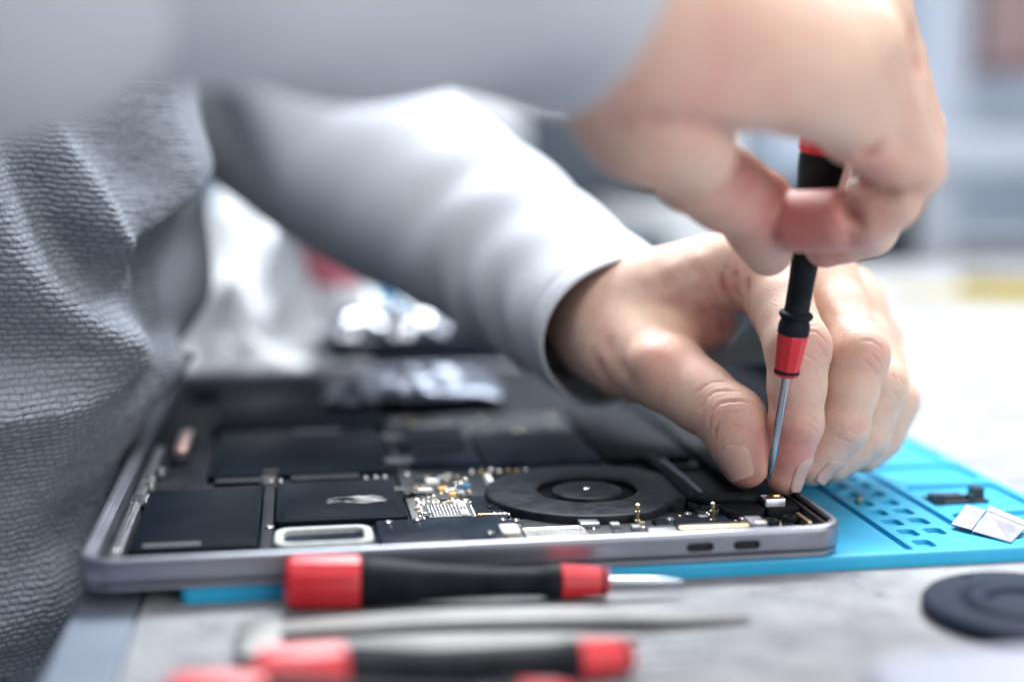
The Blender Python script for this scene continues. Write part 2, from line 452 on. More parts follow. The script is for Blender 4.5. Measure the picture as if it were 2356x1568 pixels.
L_RED = [(1503, 828, 11, .38), (1800, 1040, 13, .75), (1722, 1095, 12, .55), (1650, 760, 12, .55), (1800, 1100, 9, .5), (1885, 790, 8, .35), (2018, 815, 8, .3), (1660, 960, 10, .3), (1690, 650, 8, .3), (1950, 990, 8, .2)]
R_RED = [(1850, 500, 18, 1.0), (1720, 420, 14, .6), (1830, 560, 9, .6), (1640, 190, 24, .35), (1760, 480, 12, .6), (2010, 400, 10, .5), (1560, 170, 20, .2), (1900, 590, 8, .6), (1740, 440, 12, .4)]

def resample(pts, step=.35):
    P = [np.array(p) for p in pts]; out = []
    # smooth through the control points
    n = len(P)
    for i in range(n-1):
        p0, p1, p2, p3 = P[max(i-1, 0)], P[i], P[i+1], P[min(i+2, n-1)]
        m = max(2, int(np.linalg.norm(p2-p1)/step))
        for k in range(m):
            t = k/m
            out.append(.5*((2*p1) + (-p0+p2)*t + (2*p0-5*p1+4*p2-p3)*t*t + (-p0+3*p1-3*p2+p3)*t**3))
    out.append(P[-1]); return np.array(out)

def carve(f, V, Nrm, creases, start):
    """press creases into the skin"""
    disp = np.zeros(len(V)); mark = np.zeros(len(V))
    for pts, w, dep in creases:
        hit = traces(f, resample([np.array(q, float) for q in pts], 9), start); hit = hit[~np.isnan(hit).any(1)]
        if len(hit) < 2: continue
        # drop points that fell through to something far behind
        hit = np.array(hit); c = np.median(hit, axis=0); hit = hit[np.linalg.norm(hit-c, axis=1) < 45]
        if len(hit) < 2: continue
        line = resample(list(hit), .5); kk = np.arange(len(line)); sd_ = float(pts[0][0])
        line = line + (.22*np.sin(kk*.55+sd_) + .16*np.sin(kk*1.3+sd_*2))[:, None]*AX_U
        lo, hi = line.min(0)-5*w, line.max(0)+5*w
        sel = np.where(((V > lo) & (V < hi)).all(1))[0]
        if not len(sel): continue
        q = V[sel]; best = np.full(len(sel), 1e9); arg = np.zeros(len(sel), int)
        for i in range(0, len(line), 64):
            d = np.linalg.norm(q[:, None] - line[None, i:i+64], axis=2); k = d.argmin(1); dm = d[np.arange(len(q)), k]
            b = dm < best; best[b] = dm[b]; arg[b] = k[b]+i
        tt = arg/max(len(line)-1, 1); fade = np.clip(np.minimum(tt, 1-tt)*5, 0, 1)**.7*(.72+.28*np.sin(arg*.35+sd_))
        g = np.exp(-(best/w)**2)*fade; lip = np.exp(-((best-2.2*w)/(1.1*w))**2)*fade
        disp[sel] += -dep*g + dep*.10*lip; mark[sel] = np.maximum(mark[sel], g*min(max(dep, 0), 1))
    return V + Nrm*disp[:, None], mark

def redness(f, V, spots, start):
    out = np.zeros(len(V))
    for x, y, r, a in spots:
        h = trace(f, (x, y), start)
        if h is None: continue
        out = np.maximum(out, a*np.exp(-(np.linalg.norm(V-h, axis=1)/r)**2))
    return out

def bounds(joints, extra, pad):
    P = np.array([j[0] for ch in joints.values() for j in ch] + list(extra)); return P.min(0)-pad, P.max(0)+pad

lo, hi = bounds(LH, [LW[0], at(1335, 660, 568)], 26)
LV, LF = polygonise(left_hand, lo, hi, .54)
d_, ln_ = dgrad(left_hand, LV); LV0 = LV
LV, lmark = carve(left_hand, LV, ln_, L_CREASES, 380)
lred = np.maximum(redness(left_hand, LV0, L_RED, 380), lmark*.55)
lo, hi = bounds(RH, [RW[0], at(1230, -70, 316)], 28)
RV, RF = polygonise(right_hand, lo, hi, 1.0)
d_, rn_ = dgrad(right_hand, RV); RV0 = RV
RV, rmark = carve(right_hand, RV, rn_, R_CREASES, 270)
rred = np.maximum(redness(right_hand, RV0, R_RED, 270), rmark*.7)

# the body under the clothes: trunk, shoulders, upper arms and forearms
def trunk(p):
    t = cone(p, (-170, 190, -100), (-165, 185, 180), 100, 110)
    t = smin(t, cone(p, L_SHO, R_SHO, 60, 60), 60)
    t = smin(t, cone(p, (-160, 180, 300), (-150, 180, 420), 60, 52), 40)
    for path in (PATH_L, PATH_R):
        for (a, ra), (b, rb) in zip(path[:-2], path[1:-1]): t = smin(t, cone(p, a, b, ra*.66, rb*.66), 10)
    return t
BV, BF = polygonise(trunk, (-330, -160, -220), (240, 460, 500), 12.0)

SKIN = bpy.data.materials.new('skin'); SKIN.use_nodes = True
def skin_nodes():
    nt = SKIN.node_tree; N = nt.nodes; L = nt.links; b = N['Principled BSDF']
    tc = N.new('ShaderNodeTexCoord')
    def noise(sc, det=4, rough=.6):
        t = N.new('ShaderNodeTexNoise'); t.inputs['Scale'].default_value = sc/S; t.inputs['Detail'].default_value = det; t.inputs['Roughness'].default_value = rough
        L.new(tc.outputs['Object'], t.inputs['Vector']); return t
    n1 = noise(.05); n2 = noise(.6, 5)
    r = N.new('ShaderNodeValToRGB'); r.color_ramp.elements[0].position = .3; r.color_ramp.elements[1].position = .7
    r.color_ramp.elements[0].color = (.62, .415, .325, 1); r.color_ramp.elements[1].color = (.72, .525, .42, 1)
    mixn = N.new('ShaderNodeMath'); mixn.operation = 'MULTIPLY_ADD'; L.new(n2.outputs['Fac'], mixn.inputs[0]); mixn.inputs[1].default_value = .45
    half = N.new('ShaderNodeMath'); half.operation = 'MULTIPLY'; L.new(n1.outputs['Fac'], half.inputs[0]); half.inputs[1].default_value = .55
    L.new(half.outputs[0], mixn.inputs[2]); L.new(mixn.outputs[0], r.inputs['Fac'])
    at_ = N.new('ShaderNodeAttribute'); at_.attribute_name = 'redness'
    n4 = noise(.13, 3); mr = N.new('ShaderNodeMapRange'); mr.inputs['From Min'].default_value = .5; mr.inputs['From Max'].default_value = .75; mr.inputs['To Max'].default_value = .30; L.new(n4.outputs['Fac'], mr.inputs['Value'])
    sm2 = N.new('ShaderNodeMath'); sm2.operation = 'ADD'; sm2.use_clamp = True; L.new(at_.outputs['Fac'], sm2.inputs[0]); L.new(mr.outputs['Result'], sm2.inputs[1])
    mx = N.new('ShaderNodeMix'); mx.data_type = 'RGBA'; L.new(sm2.outputs[0], mx.inputs['Factor'])
    L.new(r.outputs['Color'], mx.inputs['A']); mx.inputs['B'].default_value = (.60, .21, .19, 1)
    L.new(mx.outputs['Result'], b.inputs['Base Color'])
    b.inputs['Roughness'].default_value = .46; b.inputs['Specular IOR Level'].default_value = .4
    b.inputs['Subsurface Weight'].default_value = .35; b.inputs['Subsurface Radius'].default_value = (1.0, .32, .16); b.inputs['Subsurface Scale'].default_value = .0018
    v = N.new('ShaderNodeTexVoronoi'); v.feature = 'DISTANCE_TO_EDGE'; v.inputs['Scale'].default_value = 1.0/S; v.inputs['Randomness'].default_value = 1
    w = noise(.5, 3); ad = N.new('ShaderNodeMixRGB'); ad.blend_type = 'ADD'; ad.inputs[0].default_value = .0012
    L.new(tc.outputs['Object'], ad.inputs[1]); L.new(w.outputs['Color'], ad.inputs[2]); L.new(ad.outputs[0], v.inputs['Vector'])
    cl = N.new('ShaderNodeMath'); cl.operation = 'MINIMUM'; L.new(v.outputs['Distance'], cl.inputs[0]); cl.inputs[1].default_value = .18
    n3 = noise(1.4, 3); sm_ = N.new('ShaderNodeMath'); sm_.operation = 'MULTIPLY_ADD'; L.new(n3.outputs['Fac'], sm_.inputs[0]); sm_.inputs[1].default_value = .35; L.new(cl.outputs[0], sm_.inputs[2])
    bp = N.new('ShaderNodeBump'); bp.inputs['Strength'].default_value = .8; bp.inputs['Distance'].default_value = .00034
    L.new(sm_.outputs[0], bp.inputs['Height']); L.new(bp.outputs['Normal'], b.inputs['Normal'])
skin_nodes()

V = np.concatenate([LV, RV, BV]); F = np.concatenate([LF, RF+len(LV), BF+len(LV)+len(RV)])
person = mesh('person', V, F, SKIN, None, sm=True)
a_ = person.data.attributes.new('redness', 'FLOAT', 'POINT')
a_.data.foreach_set('value', np.concatenate([lred, rred, np.zeros(len(BV))]).astype(np.float32))
tag(person, 'seated person in a grey woven shirt, both hands working on the open laptop', 'person')

# fingernails: outline sides traced, laid on the fingertip
NAIL = mat('fingernail', (.62, .39, .33), .3, 0, .4, coat=.15)
def nail(f, a, b, rb, dorsal, half, t0, t1, lift=.28):
    """a curved plate on the back of a fingertip, pressed onto the skin"""
    ax = b-a; ln = np.linalg.norm(ax); ax = ax/ln; d = np.array(dorsal, float); d -= ax*(d@ax); d /= np.linalg.norm(d); w = np.cross(ax, d); n, m = 22, 15; V = []
    for i in range(n):
        s_ = i/(n-1); t = t0 + (t1-t0)*s_
        k = min(1, (1-(1-min(s_/.38, 1))**2.2))**.5*(1-.16*max(0, (s_-.72)/.28)**2) if s_ > 0 else .0
        for j in range(m):
            ph = math.radians(half)*max(k, .04)*(2*j/(m-1)-1)
            V.append(a + ax*t*ln + (math.cos(ph)*d + math.sin(ph)*w)*(rb+1.5))
    V = np.array(V)
    for _ in range(6):
        dd, g = dgrad(f, V); V = V - g*(dd*.8)[:, None]
    dd, g = dgrad(f, V); u = np.tile(np.linspace(-1, 1, m), n); r_ = np.repeat(np.linspace(0, 1, n), m)
    off = lift*(1-np.abs(u)**4)*np.clip(r_*5, .0, 1) + .12 + .5*np.clip((r_-.8)/.2, 0, 1)
    V = V + g*off[:, None]
    F = [(i*m+j, i*m+j+1, (i+1)*m+j+1, (i+1)*m+j) for i in range(n-1) for j in range(m-1)]
    o = mesh('fingernail', V, F, NAIL, person, sm=True)
    md = o.modifiers.new('thickness', 'SOLIDIFY'); md.thickness = .0005; md.offset = -1
    return o
nail(left_hand, LH['thumb'][2][0], LH['thumb'][3][0], 7.4, -.60*AX_R - .80*AX_F + .15*AX_U, 43, .56, 1.40)
nail(left_hand, LH['index'][2][0], LH['index'][3][0], 6.2, .90*AX_R - .40*AX_F, 56, .50, 1.28)
nail(left_hand, LH['middle'][2][0], LH['middle'][3][0], 7.2, .75*AX_R - .35*AX_F - .4*AX_U, 52, .55, 1.25)

# ------------------------------------------------------------------ the shirt
def cloth(name, weave):
    m = bpy.data.materials.new(name); m.use_nodes = True; nt = m.node_tree; N = nt.nodes; L = nt.links; b = N['Principled BSDF']
    tc = N.new('ShaderNodeTexCoord'); b.inputs['Roughness'].default_value = .95; b.inputs['Specular IOR Level'].default_value = .08
    b.inputs['Sheen Weight'].default_value = .08; b.inputs['Sheen Roughness'].default_value = .5
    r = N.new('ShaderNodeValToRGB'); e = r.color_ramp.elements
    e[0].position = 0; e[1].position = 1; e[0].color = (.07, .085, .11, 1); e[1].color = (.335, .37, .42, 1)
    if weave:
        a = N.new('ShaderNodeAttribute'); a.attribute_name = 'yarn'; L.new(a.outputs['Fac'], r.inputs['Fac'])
        t = N.new('ShaderNodeTexNoise'); t.inputs['Scale'].default_value = 6/S; t.inputs['Detail'].default_value = 3; L.new(tc.outputs['Object'], t.inputs['Vector'])
        bp = N.new('ShaderNodeBump'); bp.inputs['Distance'].default_value = .00012; L.new(t.outputs['Fac'], bp.inputs['Height']); L.new(bp.outputs['Normal'], b.inputs['Normal'])
    else:
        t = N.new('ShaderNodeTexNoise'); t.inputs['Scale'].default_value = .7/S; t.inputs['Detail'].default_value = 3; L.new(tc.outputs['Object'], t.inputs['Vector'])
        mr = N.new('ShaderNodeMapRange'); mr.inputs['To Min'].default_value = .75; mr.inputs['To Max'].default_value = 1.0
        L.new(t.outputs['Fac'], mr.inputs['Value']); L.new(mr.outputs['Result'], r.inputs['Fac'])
        w = N.new('ShaderNodeTexBrick'); w.inputs['Scale'].default_value = .25/S; L.new(tc.outputs['UV'], w.inputs['Vector'])
        bp = N.new('ShaderNodeBump'); bp.inputs['Distance'].default_value = .0003; bp.inputs['Strength'].default_value = .7
        L.new(t.outputs['Fac'], bp.inputs['Height']); L.new(bp.outputs['Normal'], b.inputs['Normal'])
    if not weave: e[1].color = (.62, .655, .71, 1)  # same cloth as the front; light on the sleeves put into their colour
    L.new(r.outputs['Color'], b.inputs['Base Color'])
    return m
CLOTH_W = cloth('woven_shirt', True); CLOTH = cloth('shirt_sleeve_lit', False)

def hash2(i, j):
    return np.mod(np.sin(i*127.1 + j*311.7)*43758.5453, 1.0)

CX, CY, BX, BY, EXN = -150.0, 207.0, 172.0, 124.0, 2.5
def widen(z):                    # the belly overhangs the desk edge
    t = np.clip((z-10)/55, 0, 1); t = t*t*(3-2*t); return -30 + 30*t
def torso_xy(th, z):
    c, s = np.cos(th), np.sin(th)
    x = CX + (BX + widen(z))*np.sign(c)*np.abs(c)**(2/EXN); y = CY - BY*np.sign(s)*np.abs(s)**(2/EXN)
    return x, y
def torso_field(p):
    q = np.abs((p[:, 0]-CX)/(BX + widen(p[:, 2])))**EXN + np.abs((p[:, 1]-CY)/BY)**EXN
    return (q**(1/EXN) - 1)*150
# arc length table for the belt line (th: 0 = front, +pi/2 = towards the camera)
ths = np.linspace(-math.pi, math.pi, 40001); xx, yy = torso_xy(ths, np.full_like(ths, 80.0))
arc = np.concatenate([[0], np.cumsum(np.hypot(np.diff(xx), np.diff(yy)))]); arc -= np.interp(0, ths, arc)
def s_of(p):                     # arc position of a point on the trunk
    u = np.sign(p[0]-CX)*abs((p[0]-CX)/(BX+float(widen(np.array(p[2])))))**(EXN/2); v = np.sign(CY-p[1])*abs((CY-p[1])/BY)**(EXN/2)
    return float(np.interp(math.atan2(v, u), ths, arc))
FLAP = 36.0                      # the near side of the shirt hangs in front; its rim is a fold line of its own
RIM = [(10, 120), (24, 200), (62, 330), (124, 480), (212, 635), (316, 722), (400, 768), (490, 800), (560, 815)]
FOLDS = [  # (picture polyline, amplitude mm, width mm on its right/upper side, width on its left/lower side, lies on the near flap)
    ([(24, 200), (62, 330), (124, 480), (212, 635), (316, 722), (420, 778)], 3, 8, 8, 1),
    ([(112, 190), (150, 306), (203, 429), (250, 540), (300, 640)], 12, 7, 15, 0),
    ([(180, 170), (208, 300), (245, 380)], -7, 13, 13, 0),
    ([(240, 520), (290, 545), (365, 508), (440, 452), (500, 395)], 12, 28, 8, 0),
    ([(310, 620), (380, 585), (455, 530)], -4, 11, 11, 0),
    ([(-20, 785), (120, 815), (300, 855), (480, 850)], -14, 15, 14, 1),
    ([(-30, 958), (110, 952), (260, 930), (380, 892), (480, 850)], 10, 18, 9, 1),
    ([(0, 1130), (120, 1150), (200, 1170)], -5, 16, 16, 1),
    ([(-20, 1300), (80, 1290), (150, 1260)], -6, 14, 14, 1),
    ([(-20, 1440), (60, 1420), (130, 1380)], 5, 14, 14, 1),
]
fold_lines = []
def on_torso(pts, off):
    hit = []
    for q in resample([np.array(q, float) for q in pts], 14):
        d = ray(*q); t = 300.0; ok = False
        for _ in range(400):
            v = torso_field((CAM_POS + d*t)[None])[0] - off
            if v < .1: ok = True; break
            t += max(v*.35, .2)
            if t > 760: break
        if ok:
            h = CAM_POS + d*t; hit.append((s_of(h), h[2]))
    return np.array(hit)
for pts, A, w0, w1, near_ in FOLDS:
    hit = on_torso(pts, (FLAP if near_ else 0) + max(A, -3))
    if len(hit) > 1: fold_lines.append((hit, A, w0, w1))
rim_line = on_torso(RIM, FLAP*.7)
def line_distance(s, z, line):
    best = np.full(s.shape, 1e9); side = np.zeros(s.shape)
    for i in range(len(line)-1):
        a, b = line[i], line[i+1]; ba = b-a; L2 = ba@ba + 1e-9
        t = np.clip(((s-a[0])*ba[0] + (z-a[1])*ba[1])/L2, 0, 1)
        dx, dz = s-a[0]-t*ba[0], z-a[1]-t*ba[1]; d = np.hypot(dx, dz); m = d < best
        best[m] = d[m]; side[m] = ((ba[0]*dz - ba[1]*dx)/(math.sqrt(L2)*np.maximum(d, 1e-3)))[m]
    return best, side
def fold_height(s, z):
    d, side = line_distance(s, z, rim_line); sd = d*np.where(side > 0, 1, -1)     # positive on the near flap
    fs_ = np.clip((s-2)/75, 0, 1); fs_ = fs_*fs_*(3-2*fs_); fz = np.clip((z-5)/60, 0, 1); fz = fz*fz*(3-2*fz)
    out = FLAP*(.5+.5*np.tanh(sd/8.0))*(.06+.94*fs_)*(1 - (1-fz)*(.62 - .66*np.clip((s-60)/50, 0, 1)))
    for line, A, w0, w1 in fold_lines:
        best, side = line_distance(s, z, line)
        t = .5+.5*np.clip(side, -1, 1); t = t*t*(3-2*t); w = w0 + (w1-w0)*t
        out += 1.1*A*np.exp(-(best/w)**2)
    return out
def axis_steps(lo, flo, fhi, hi, fine, coarse):
    return np.concatenate([np.linspace(lo, flo, max(2, int((flo-lo)/coarse)), endpoint=False), np.arange(flo, fhi, fine), np.linspace(fhi, hi, max(2, int((hi-fhi)/coarse)))])
PU, PV = 2.75, 1.85              # size of one thread crossing
S0, S1 = s_of((-120, 94, 80)), s_of((12, 150, 80)); S0, S1 = min(S0, S1), max(S0, S1)
sg = axis_steps(-240, S0, S1, 250, .34, 4.0); zg = axis_steps(-150, -45, 150, 330, .26, 6.0)
SS, ZZ = np.meshgrid(sg, zg, indexing='ij')
TH = np.interp(SS, arc, ths); X, Y = torso_xy(TH, ZZ)
e_ = 1e-3; X2, Y2 = torso_xy(TH+e_, ZZ); NX, NY = (Y2-Y), -(X2-X); nn = np.hypot(NX, NY) + 1e-9; NX, NY = NX/nn, NY/nn
sgn = np.sign(NX*(X-CX) + NY*(Y-CY)); NX *= sgn; NY *= sgn
H = fold_height(SS, ZZ) + 1.5*np.sin(SS*.05+ZZ*.03) + 1.0*np.sin(ZZ*.09-SS*.04+1)
# thread relief; threads run with the cloth, slightly bent
wob = .30*np.sin(SS*.9+ZZ*.23) + .25*np.sin(ZZ*1.1-SS*.31+2) + .35*np.sin(SS*.37+ZZ*.52)
uu = (SS + 2.2*np.sin(ZZ*.035) + .05*H + wob*.6)/PU; vv = (ZZ + 2.5*np.sin(SS*.03) + .06*H + wob*.4)/PV
uu = uu + .22*(hash2(np.floor(vv), 5.0)-.5); vv = vv + .16*(hash2(np.floor(uu), 8.0)-.5)
iu, iv = np.floor(uu), np.floor(vv); fu, fv = uu-iu-.5, vv-iv-.5
rnd = hash2(iu, iv)
u2 = uu + .5*np.mod(iv, 2); iu = np.floor(u2); fu = u2-iu-.5; rnd = hash2(iu, iv)
r2_ = hash2(iu*1.3+4, iv*.7+2); ln_ = 2.0 + .25*r2_             # threads of uneven length, some sunk between their neighbours
shape_ = np.maximum(0, np.cos(np.clip(fv*math.pi*(.92+.1*rnd), -1.571, 1.571)))**.65*np.maximum(0, 1-np.abs(fu*ln_)**2.8)**.7
rel = (.55+.55*rnd)*shape_ + .10*np.sin(uu*14+iv*3)*shape_
warp_ = np.sqrt(np.maximum(0, 1-((np.abs(fu)-.5)*3.2)**2))*.28*(1-shape_)
rel = rel + warp_
two = np.clip((rel-.12)/.5, 0, 1)               # shade between the threads put into the colour: low gaps darker
fine = ((SS > S0-1) & (SS < S1+1) & (ZZ > -46) & (ZZ < 153)).astype(float)
edge = np.clip((S1-SS)/25, 0, 1)
rel = rel*fine*np.maximum(edge, .0)
HX = H + rel
XX, YY = X+NX*HX, Y+NY*HX
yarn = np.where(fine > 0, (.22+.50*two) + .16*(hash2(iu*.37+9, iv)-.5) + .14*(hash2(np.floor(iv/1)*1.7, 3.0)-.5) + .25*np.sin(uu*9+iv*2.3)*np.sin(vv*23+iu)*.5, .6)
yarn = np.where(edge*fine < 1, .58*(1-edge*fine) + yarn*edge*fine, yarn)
na, nb = SS.shape
idx = np.arange(na*nb).reshape(na, nb)
FQ = np.stack([idx[:-1, :-1], idx[1:, :-1], idx[1:, 1:], idx[:-1, 1:]], -1).reshape(-1, 4)
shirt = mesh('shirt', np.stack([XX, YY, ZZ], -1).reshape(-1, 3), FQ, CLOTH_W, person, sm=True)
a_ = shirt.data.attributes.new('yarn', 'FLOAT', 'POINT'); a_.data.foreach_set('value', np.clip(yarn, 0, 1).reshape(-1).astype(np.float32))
tag(shirt, 'grey shirt front of coarse woven threads')

def sleeve(name, path, wrinkles, cuff_in=44, n=112, step=1.6, label=None, thick=1.6):
    """a sleeve swept along the arm; the cuff turns in over itself"""
    P = resample([np.array(list(p)+[r]) for p, r in path], step); R0 = P[:, 3]; P = P[:, :3]
    T = np.gradient(P, axis=0); T /= np.linalg.norm(T, axis=1)[:, None]
    d = np.concatenate([[0], np.cumsum(np.linalg.norm(np.diff(P, axis=0), axis=1))]); back = d[-1]-d
    u = np.cross(T[0], [0, 0, 1.0]); u /= np.linalg.norm(u); U = []; Wv = []
    for k in range(len(P)):
        u = u - T[k]*(u@T[k]); u /= np.linalg.norm(u); U.append(u.copy()); Wv.append(np.cross(T[k], u))
    U, Wv = np.array(U), np.array(Wv); ph = np.linspace(0, 2*math.pi, n, endpoint=False)
    B, PH = np.meshgrid(back, ph, indexing='ij')
    dirn = np.cos(PH)[..., None]*U[:, None] + np.sin(PH)[..., None]*Wv[:, None]
    down = -dirn[..., 2]; near = -dirn[..., 1]
    rad = R0[:, None] + wrinkles(B, PH, down, near)
    V = P[:, None] + dirn*rad[..., None]
    # the turned-in cuff
    m = int(cuff_in/step); k = np.arange(len(P)-1, len(P)-1-m, -1)
    V2 = P[k][:, None] + dirn[k]*(rad[k]-thick)[..., None]
    lip = V[-1] + T[-1]*.9 - dirn[-1]*thick*.5
    V = np.concatenate([V, lip[None], V2]); rows = len(V); idx = np.arange(rows*n).reshape(rows, n)
    Fq = np.stack([idx[:-1], np.roll(idx[:-1], -1, 1), np.roll(idx[1:], -1, 1), idx[1:]], -1).reshape(-1, 4)
    o = mesh('sleeve', V.reshape(-1, 3), Fq, CLOTH, shirt, sm=True)
    if label: tag(o, label)
    return o
def wl(B, PH, down, near):
    hem = -.5*np.exp(-((B-6)/1.0)**2)
    low = np.clip(down*.8+.35, 0, 1)
    w = 2.0*np.sin(B/3.4 + PH*2.0 + .8*np.sin(B*.09))*low*np.exp(-((B-40)/30)**2) + .7*np.sin(B/5.1 - PH*3 + 1)*np.exp(-((B-70)/60)**2)
    w += .35*np.sin(B/17 + PH*2 + 1.0) *np.clip((B-25)/60, 0, 1) + .35*np.sin(B/9 - PH*3 + .4)*np.clip((B-20)/50, 0, 1)
    w += 1.3*np.sin(PH*3+B*.03)*np.exp(-(B/25)**2) + hem
    w += 4.5*np.sin(PH*5+B/28)*np.clip((B-150)/50, 0, 1)
    return w
def wr_(B, PH, down, near):
    return 1.6*np.sin(B/15 + PH*2) + 1.2*np.sin(B/8 - PH*3 + 1) + 1.0*np.sin(PH*3)
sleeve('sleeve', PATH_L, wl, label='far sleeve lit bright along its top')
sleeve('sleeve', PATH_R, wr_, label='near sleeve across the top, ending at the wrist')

# ------------------------------------------------------------------ table and wall
table = empty('workbench', (450, 500, -760), 'white speckled workbench top with a grey edge band beside the shirt', 'table')
g = G(); rbox(g, 14.6, 1150, -420, 1180, -28, 0, .5, .8); g.build('tabletop', TABLE, table, True, 40)
g = G(); rbox(g, -4, 14.4, -420, 1180, -28, -.4, 2.5, 2.0, seg=4); g.build('edge_band', EDGE, table, True, 40)
for x, y in ((60, -360), (1090, -360), (60, 1110), (1090, 1110)):
    g = G(); rbox(g, x-25, x+25, y-25, y+25, -760, -28, 4, .5); g.build('leg', EDGE, table, True, 40)
g = G().box(-2200, 3600, 2300, 2340, -760, 2000); tag(g.build('wall', WALL), kind='structure')
g = G().box(-2200, 3600, -1500, 2340, -790, -760); tag(g.build('floor', mat('grey_floor', (.34, .36, .39), .6, noise=(.003, (.38, .40, .43)))), kind='structure')

def boolean(o, cutters):
    """cut the closed shapes in cutters out of a mesh for good"""
    me = bpy.data.meshes.new('cut'); v = np.array(cutters.v)
    org = wloc(o); me.from_pydata(((v-org)*S).tolist(), [], cutters.f); me.update()
    bm = bmesh.new(); bm.from_mesh(me); bmesh.ops.recalc_face_normals(bm, faces=bm.faces); bm.to_mesh(me); bm.free()
    c = bpy.data.objects.new('cut', me); COL.objects.link(c); c.location = Vector(org)*S
    md = o.modifiers.new('cut', 'BOOLEAN'); md.object = c; md.solver = 'EXACT'; md.operation = 'DIFFERENCE'
    bpy.context.view_layer.update()
    dg = bpy.context.evaluated_depsgraph_get(); new = bpy.data.meshes.new_from_object(o.evaluated_get(dg), depsgraph=dg)
    o.modifiers.clear(); old = o.data; new.name = old.name; o.data = new; bpy.data.objects.remove(c); bpy.data.meshes.remove(me)
    try: smooth(new); new.set_sharp_from_angle(angle=math.radians(35))
    except Exception: pass

# ------------------------------------------------------------------ blue silicone repair mat
mat_o = empty('repair_mat', (163, 100, 0), 'sky blue silicone repair mat with moulded pockets under the laptop', 'mat')
g = G(); rbox(g, 25, 301, .6, 160, 0, 4.4, 3, .9, seg=3); sheet = g.build('sheet', MAT_BLUE, mat_o, True, 40)
def soft_edge(m):
    nt = m.node_tree; N = nt.nodes; L = nt.links; bv = N.new('ShaderNodeBevel'); bv.inputs['Radius'].default_value = .0006; bv.samples = 4
    b = N['Principled BSDF']; bp = next((n for n in N if n.type == 'BUMP'), None)
    if bp: L.new(bv.outputs['Normal'], bp.inputs['Normal'])
    else: L.new(bv.outputs['Normal'], b.inputs['Normal'])
soft_edge(MAT_BLUE)
c = G()
c.loops([(rrect(234.6, 237.0, 3.5, 155, 1.0, 3), 3.0), (rrect(234.4, 237.2, 3.3, 155.2, 1.1, 3), 6)])
c.loops([(rrect(259.2, 261.9, 24.0, 155, 1.0, 3), 3.0), (rrect(259.0, 262.1, 23.8, 155.2, 1.1, 3), 6)])
for k in range(13):
    y = 5.0 + k*11.6
    for x in (239.6, 248.4):
        if y < 3 or (k == 0 and x > 245): continue
        c.loops([(rrect(x+.4, x+5.8, y+.3, y+7.4, 1.6, 4), 3.1), (rrect(x, x+6.2, y, y+7.8, 1.8, 4), 6)])
for y0, y1, x1 in ((43.5, 75.5, 298), (80, 104.5, 298), (109, 155, 298), (8, 39.2, 298)):
    c.loops([(rrect(265.0, x1-.6, y0+.6, y1-.5, 4, 4), 2.9), (rrect(264.4, x1, y0, y1, 4.2, 4), 6)])
boolean(sheet, c)

# small things left on the mat
brd = empty('sensor_board', (276, 58, 1.9), 'small dark circuit board lying in a mat pocket', 'circuit board')
g = G().box(266.5, 286.5, 54.0, 62.5, 3.0, 4.0, .1); g.build('board', PCB, brd)
for (x0, x1, y0, y1, z1) in ((266.8, 271, 54.6, 59, 6.0), (272, 279, 56, 61, 5.2), (279.6, 282.0, 54.6, 57.5, 5.6), (282.6, 286.2, 57, 62, 7.2)):
    g = G().box(x0, x1, y0, y1, 4.0, z1, .2); g.build('chip', CERAMD, brd)
brk = empty('metal_bracket', (268, 20, 4.4), 'bent silver metal bracket resting across the mat pockets', 'bracket')
def plate(name, pts, t, m, parent):
    P = np.array(pts, float); n = np.cross(P[1]-P[0], P[3]-P[0]); n /= np.linalg.norm(n); g = G()
    g.add(list(P)+list(P+n*t), [(3,2,1,0),(4,5,6,7),(0,1,5,4),(1,2,6,5),(2,3,7,6),(3,0,4,7)]); return g.build(name, m, parent)
SOFTM = mat('dull_silver', (.26, .26, .29), .55, .6, .3, noise=(.2, (.21, .21, .24)), bump=(2, .03))
plate('raised_tab', [(257.5, 22.0, 5.6), (261.0, 15.4, 5.6), (272.8, 29.2, 7.6), (269.6, 36.4, 7.6)], .35, SOFTM, brk)
plate('flat_wing', [(261.2, 15.4, 5.2), (268.0, 4.0, 4.6), (280.6, 18.6, 4.6), (273.0, 29.0, 7.2)], .35, SOFTM, brk)
plate('side_lip', [(273.2, 29.2, 7.4), (280.8, 18.8, 4.8), (282.0, 20.4, 6.0), (274.4, 31.0, 8.6)], .3, SOFTM, brk)

def screw(name, x, y, z, label, parent=None):
    e = empty(name, (x, y, z), label, 'screw', 'loose screws in the mat pockets')
    g = G().lathe([(.7, 0), (.7, 1.6), (1.5, 1.6), (1.5, 2.2), (1.2, 2.5)], (x, y, z), (.1, .05, 1), 14); g.build('screw_body', BRASS, e, True, 30)
    return e
screw('screw', 242.0, 57.2, 3.1, 'tiny brass screw standing alone in a small mat pocket near the laptop')

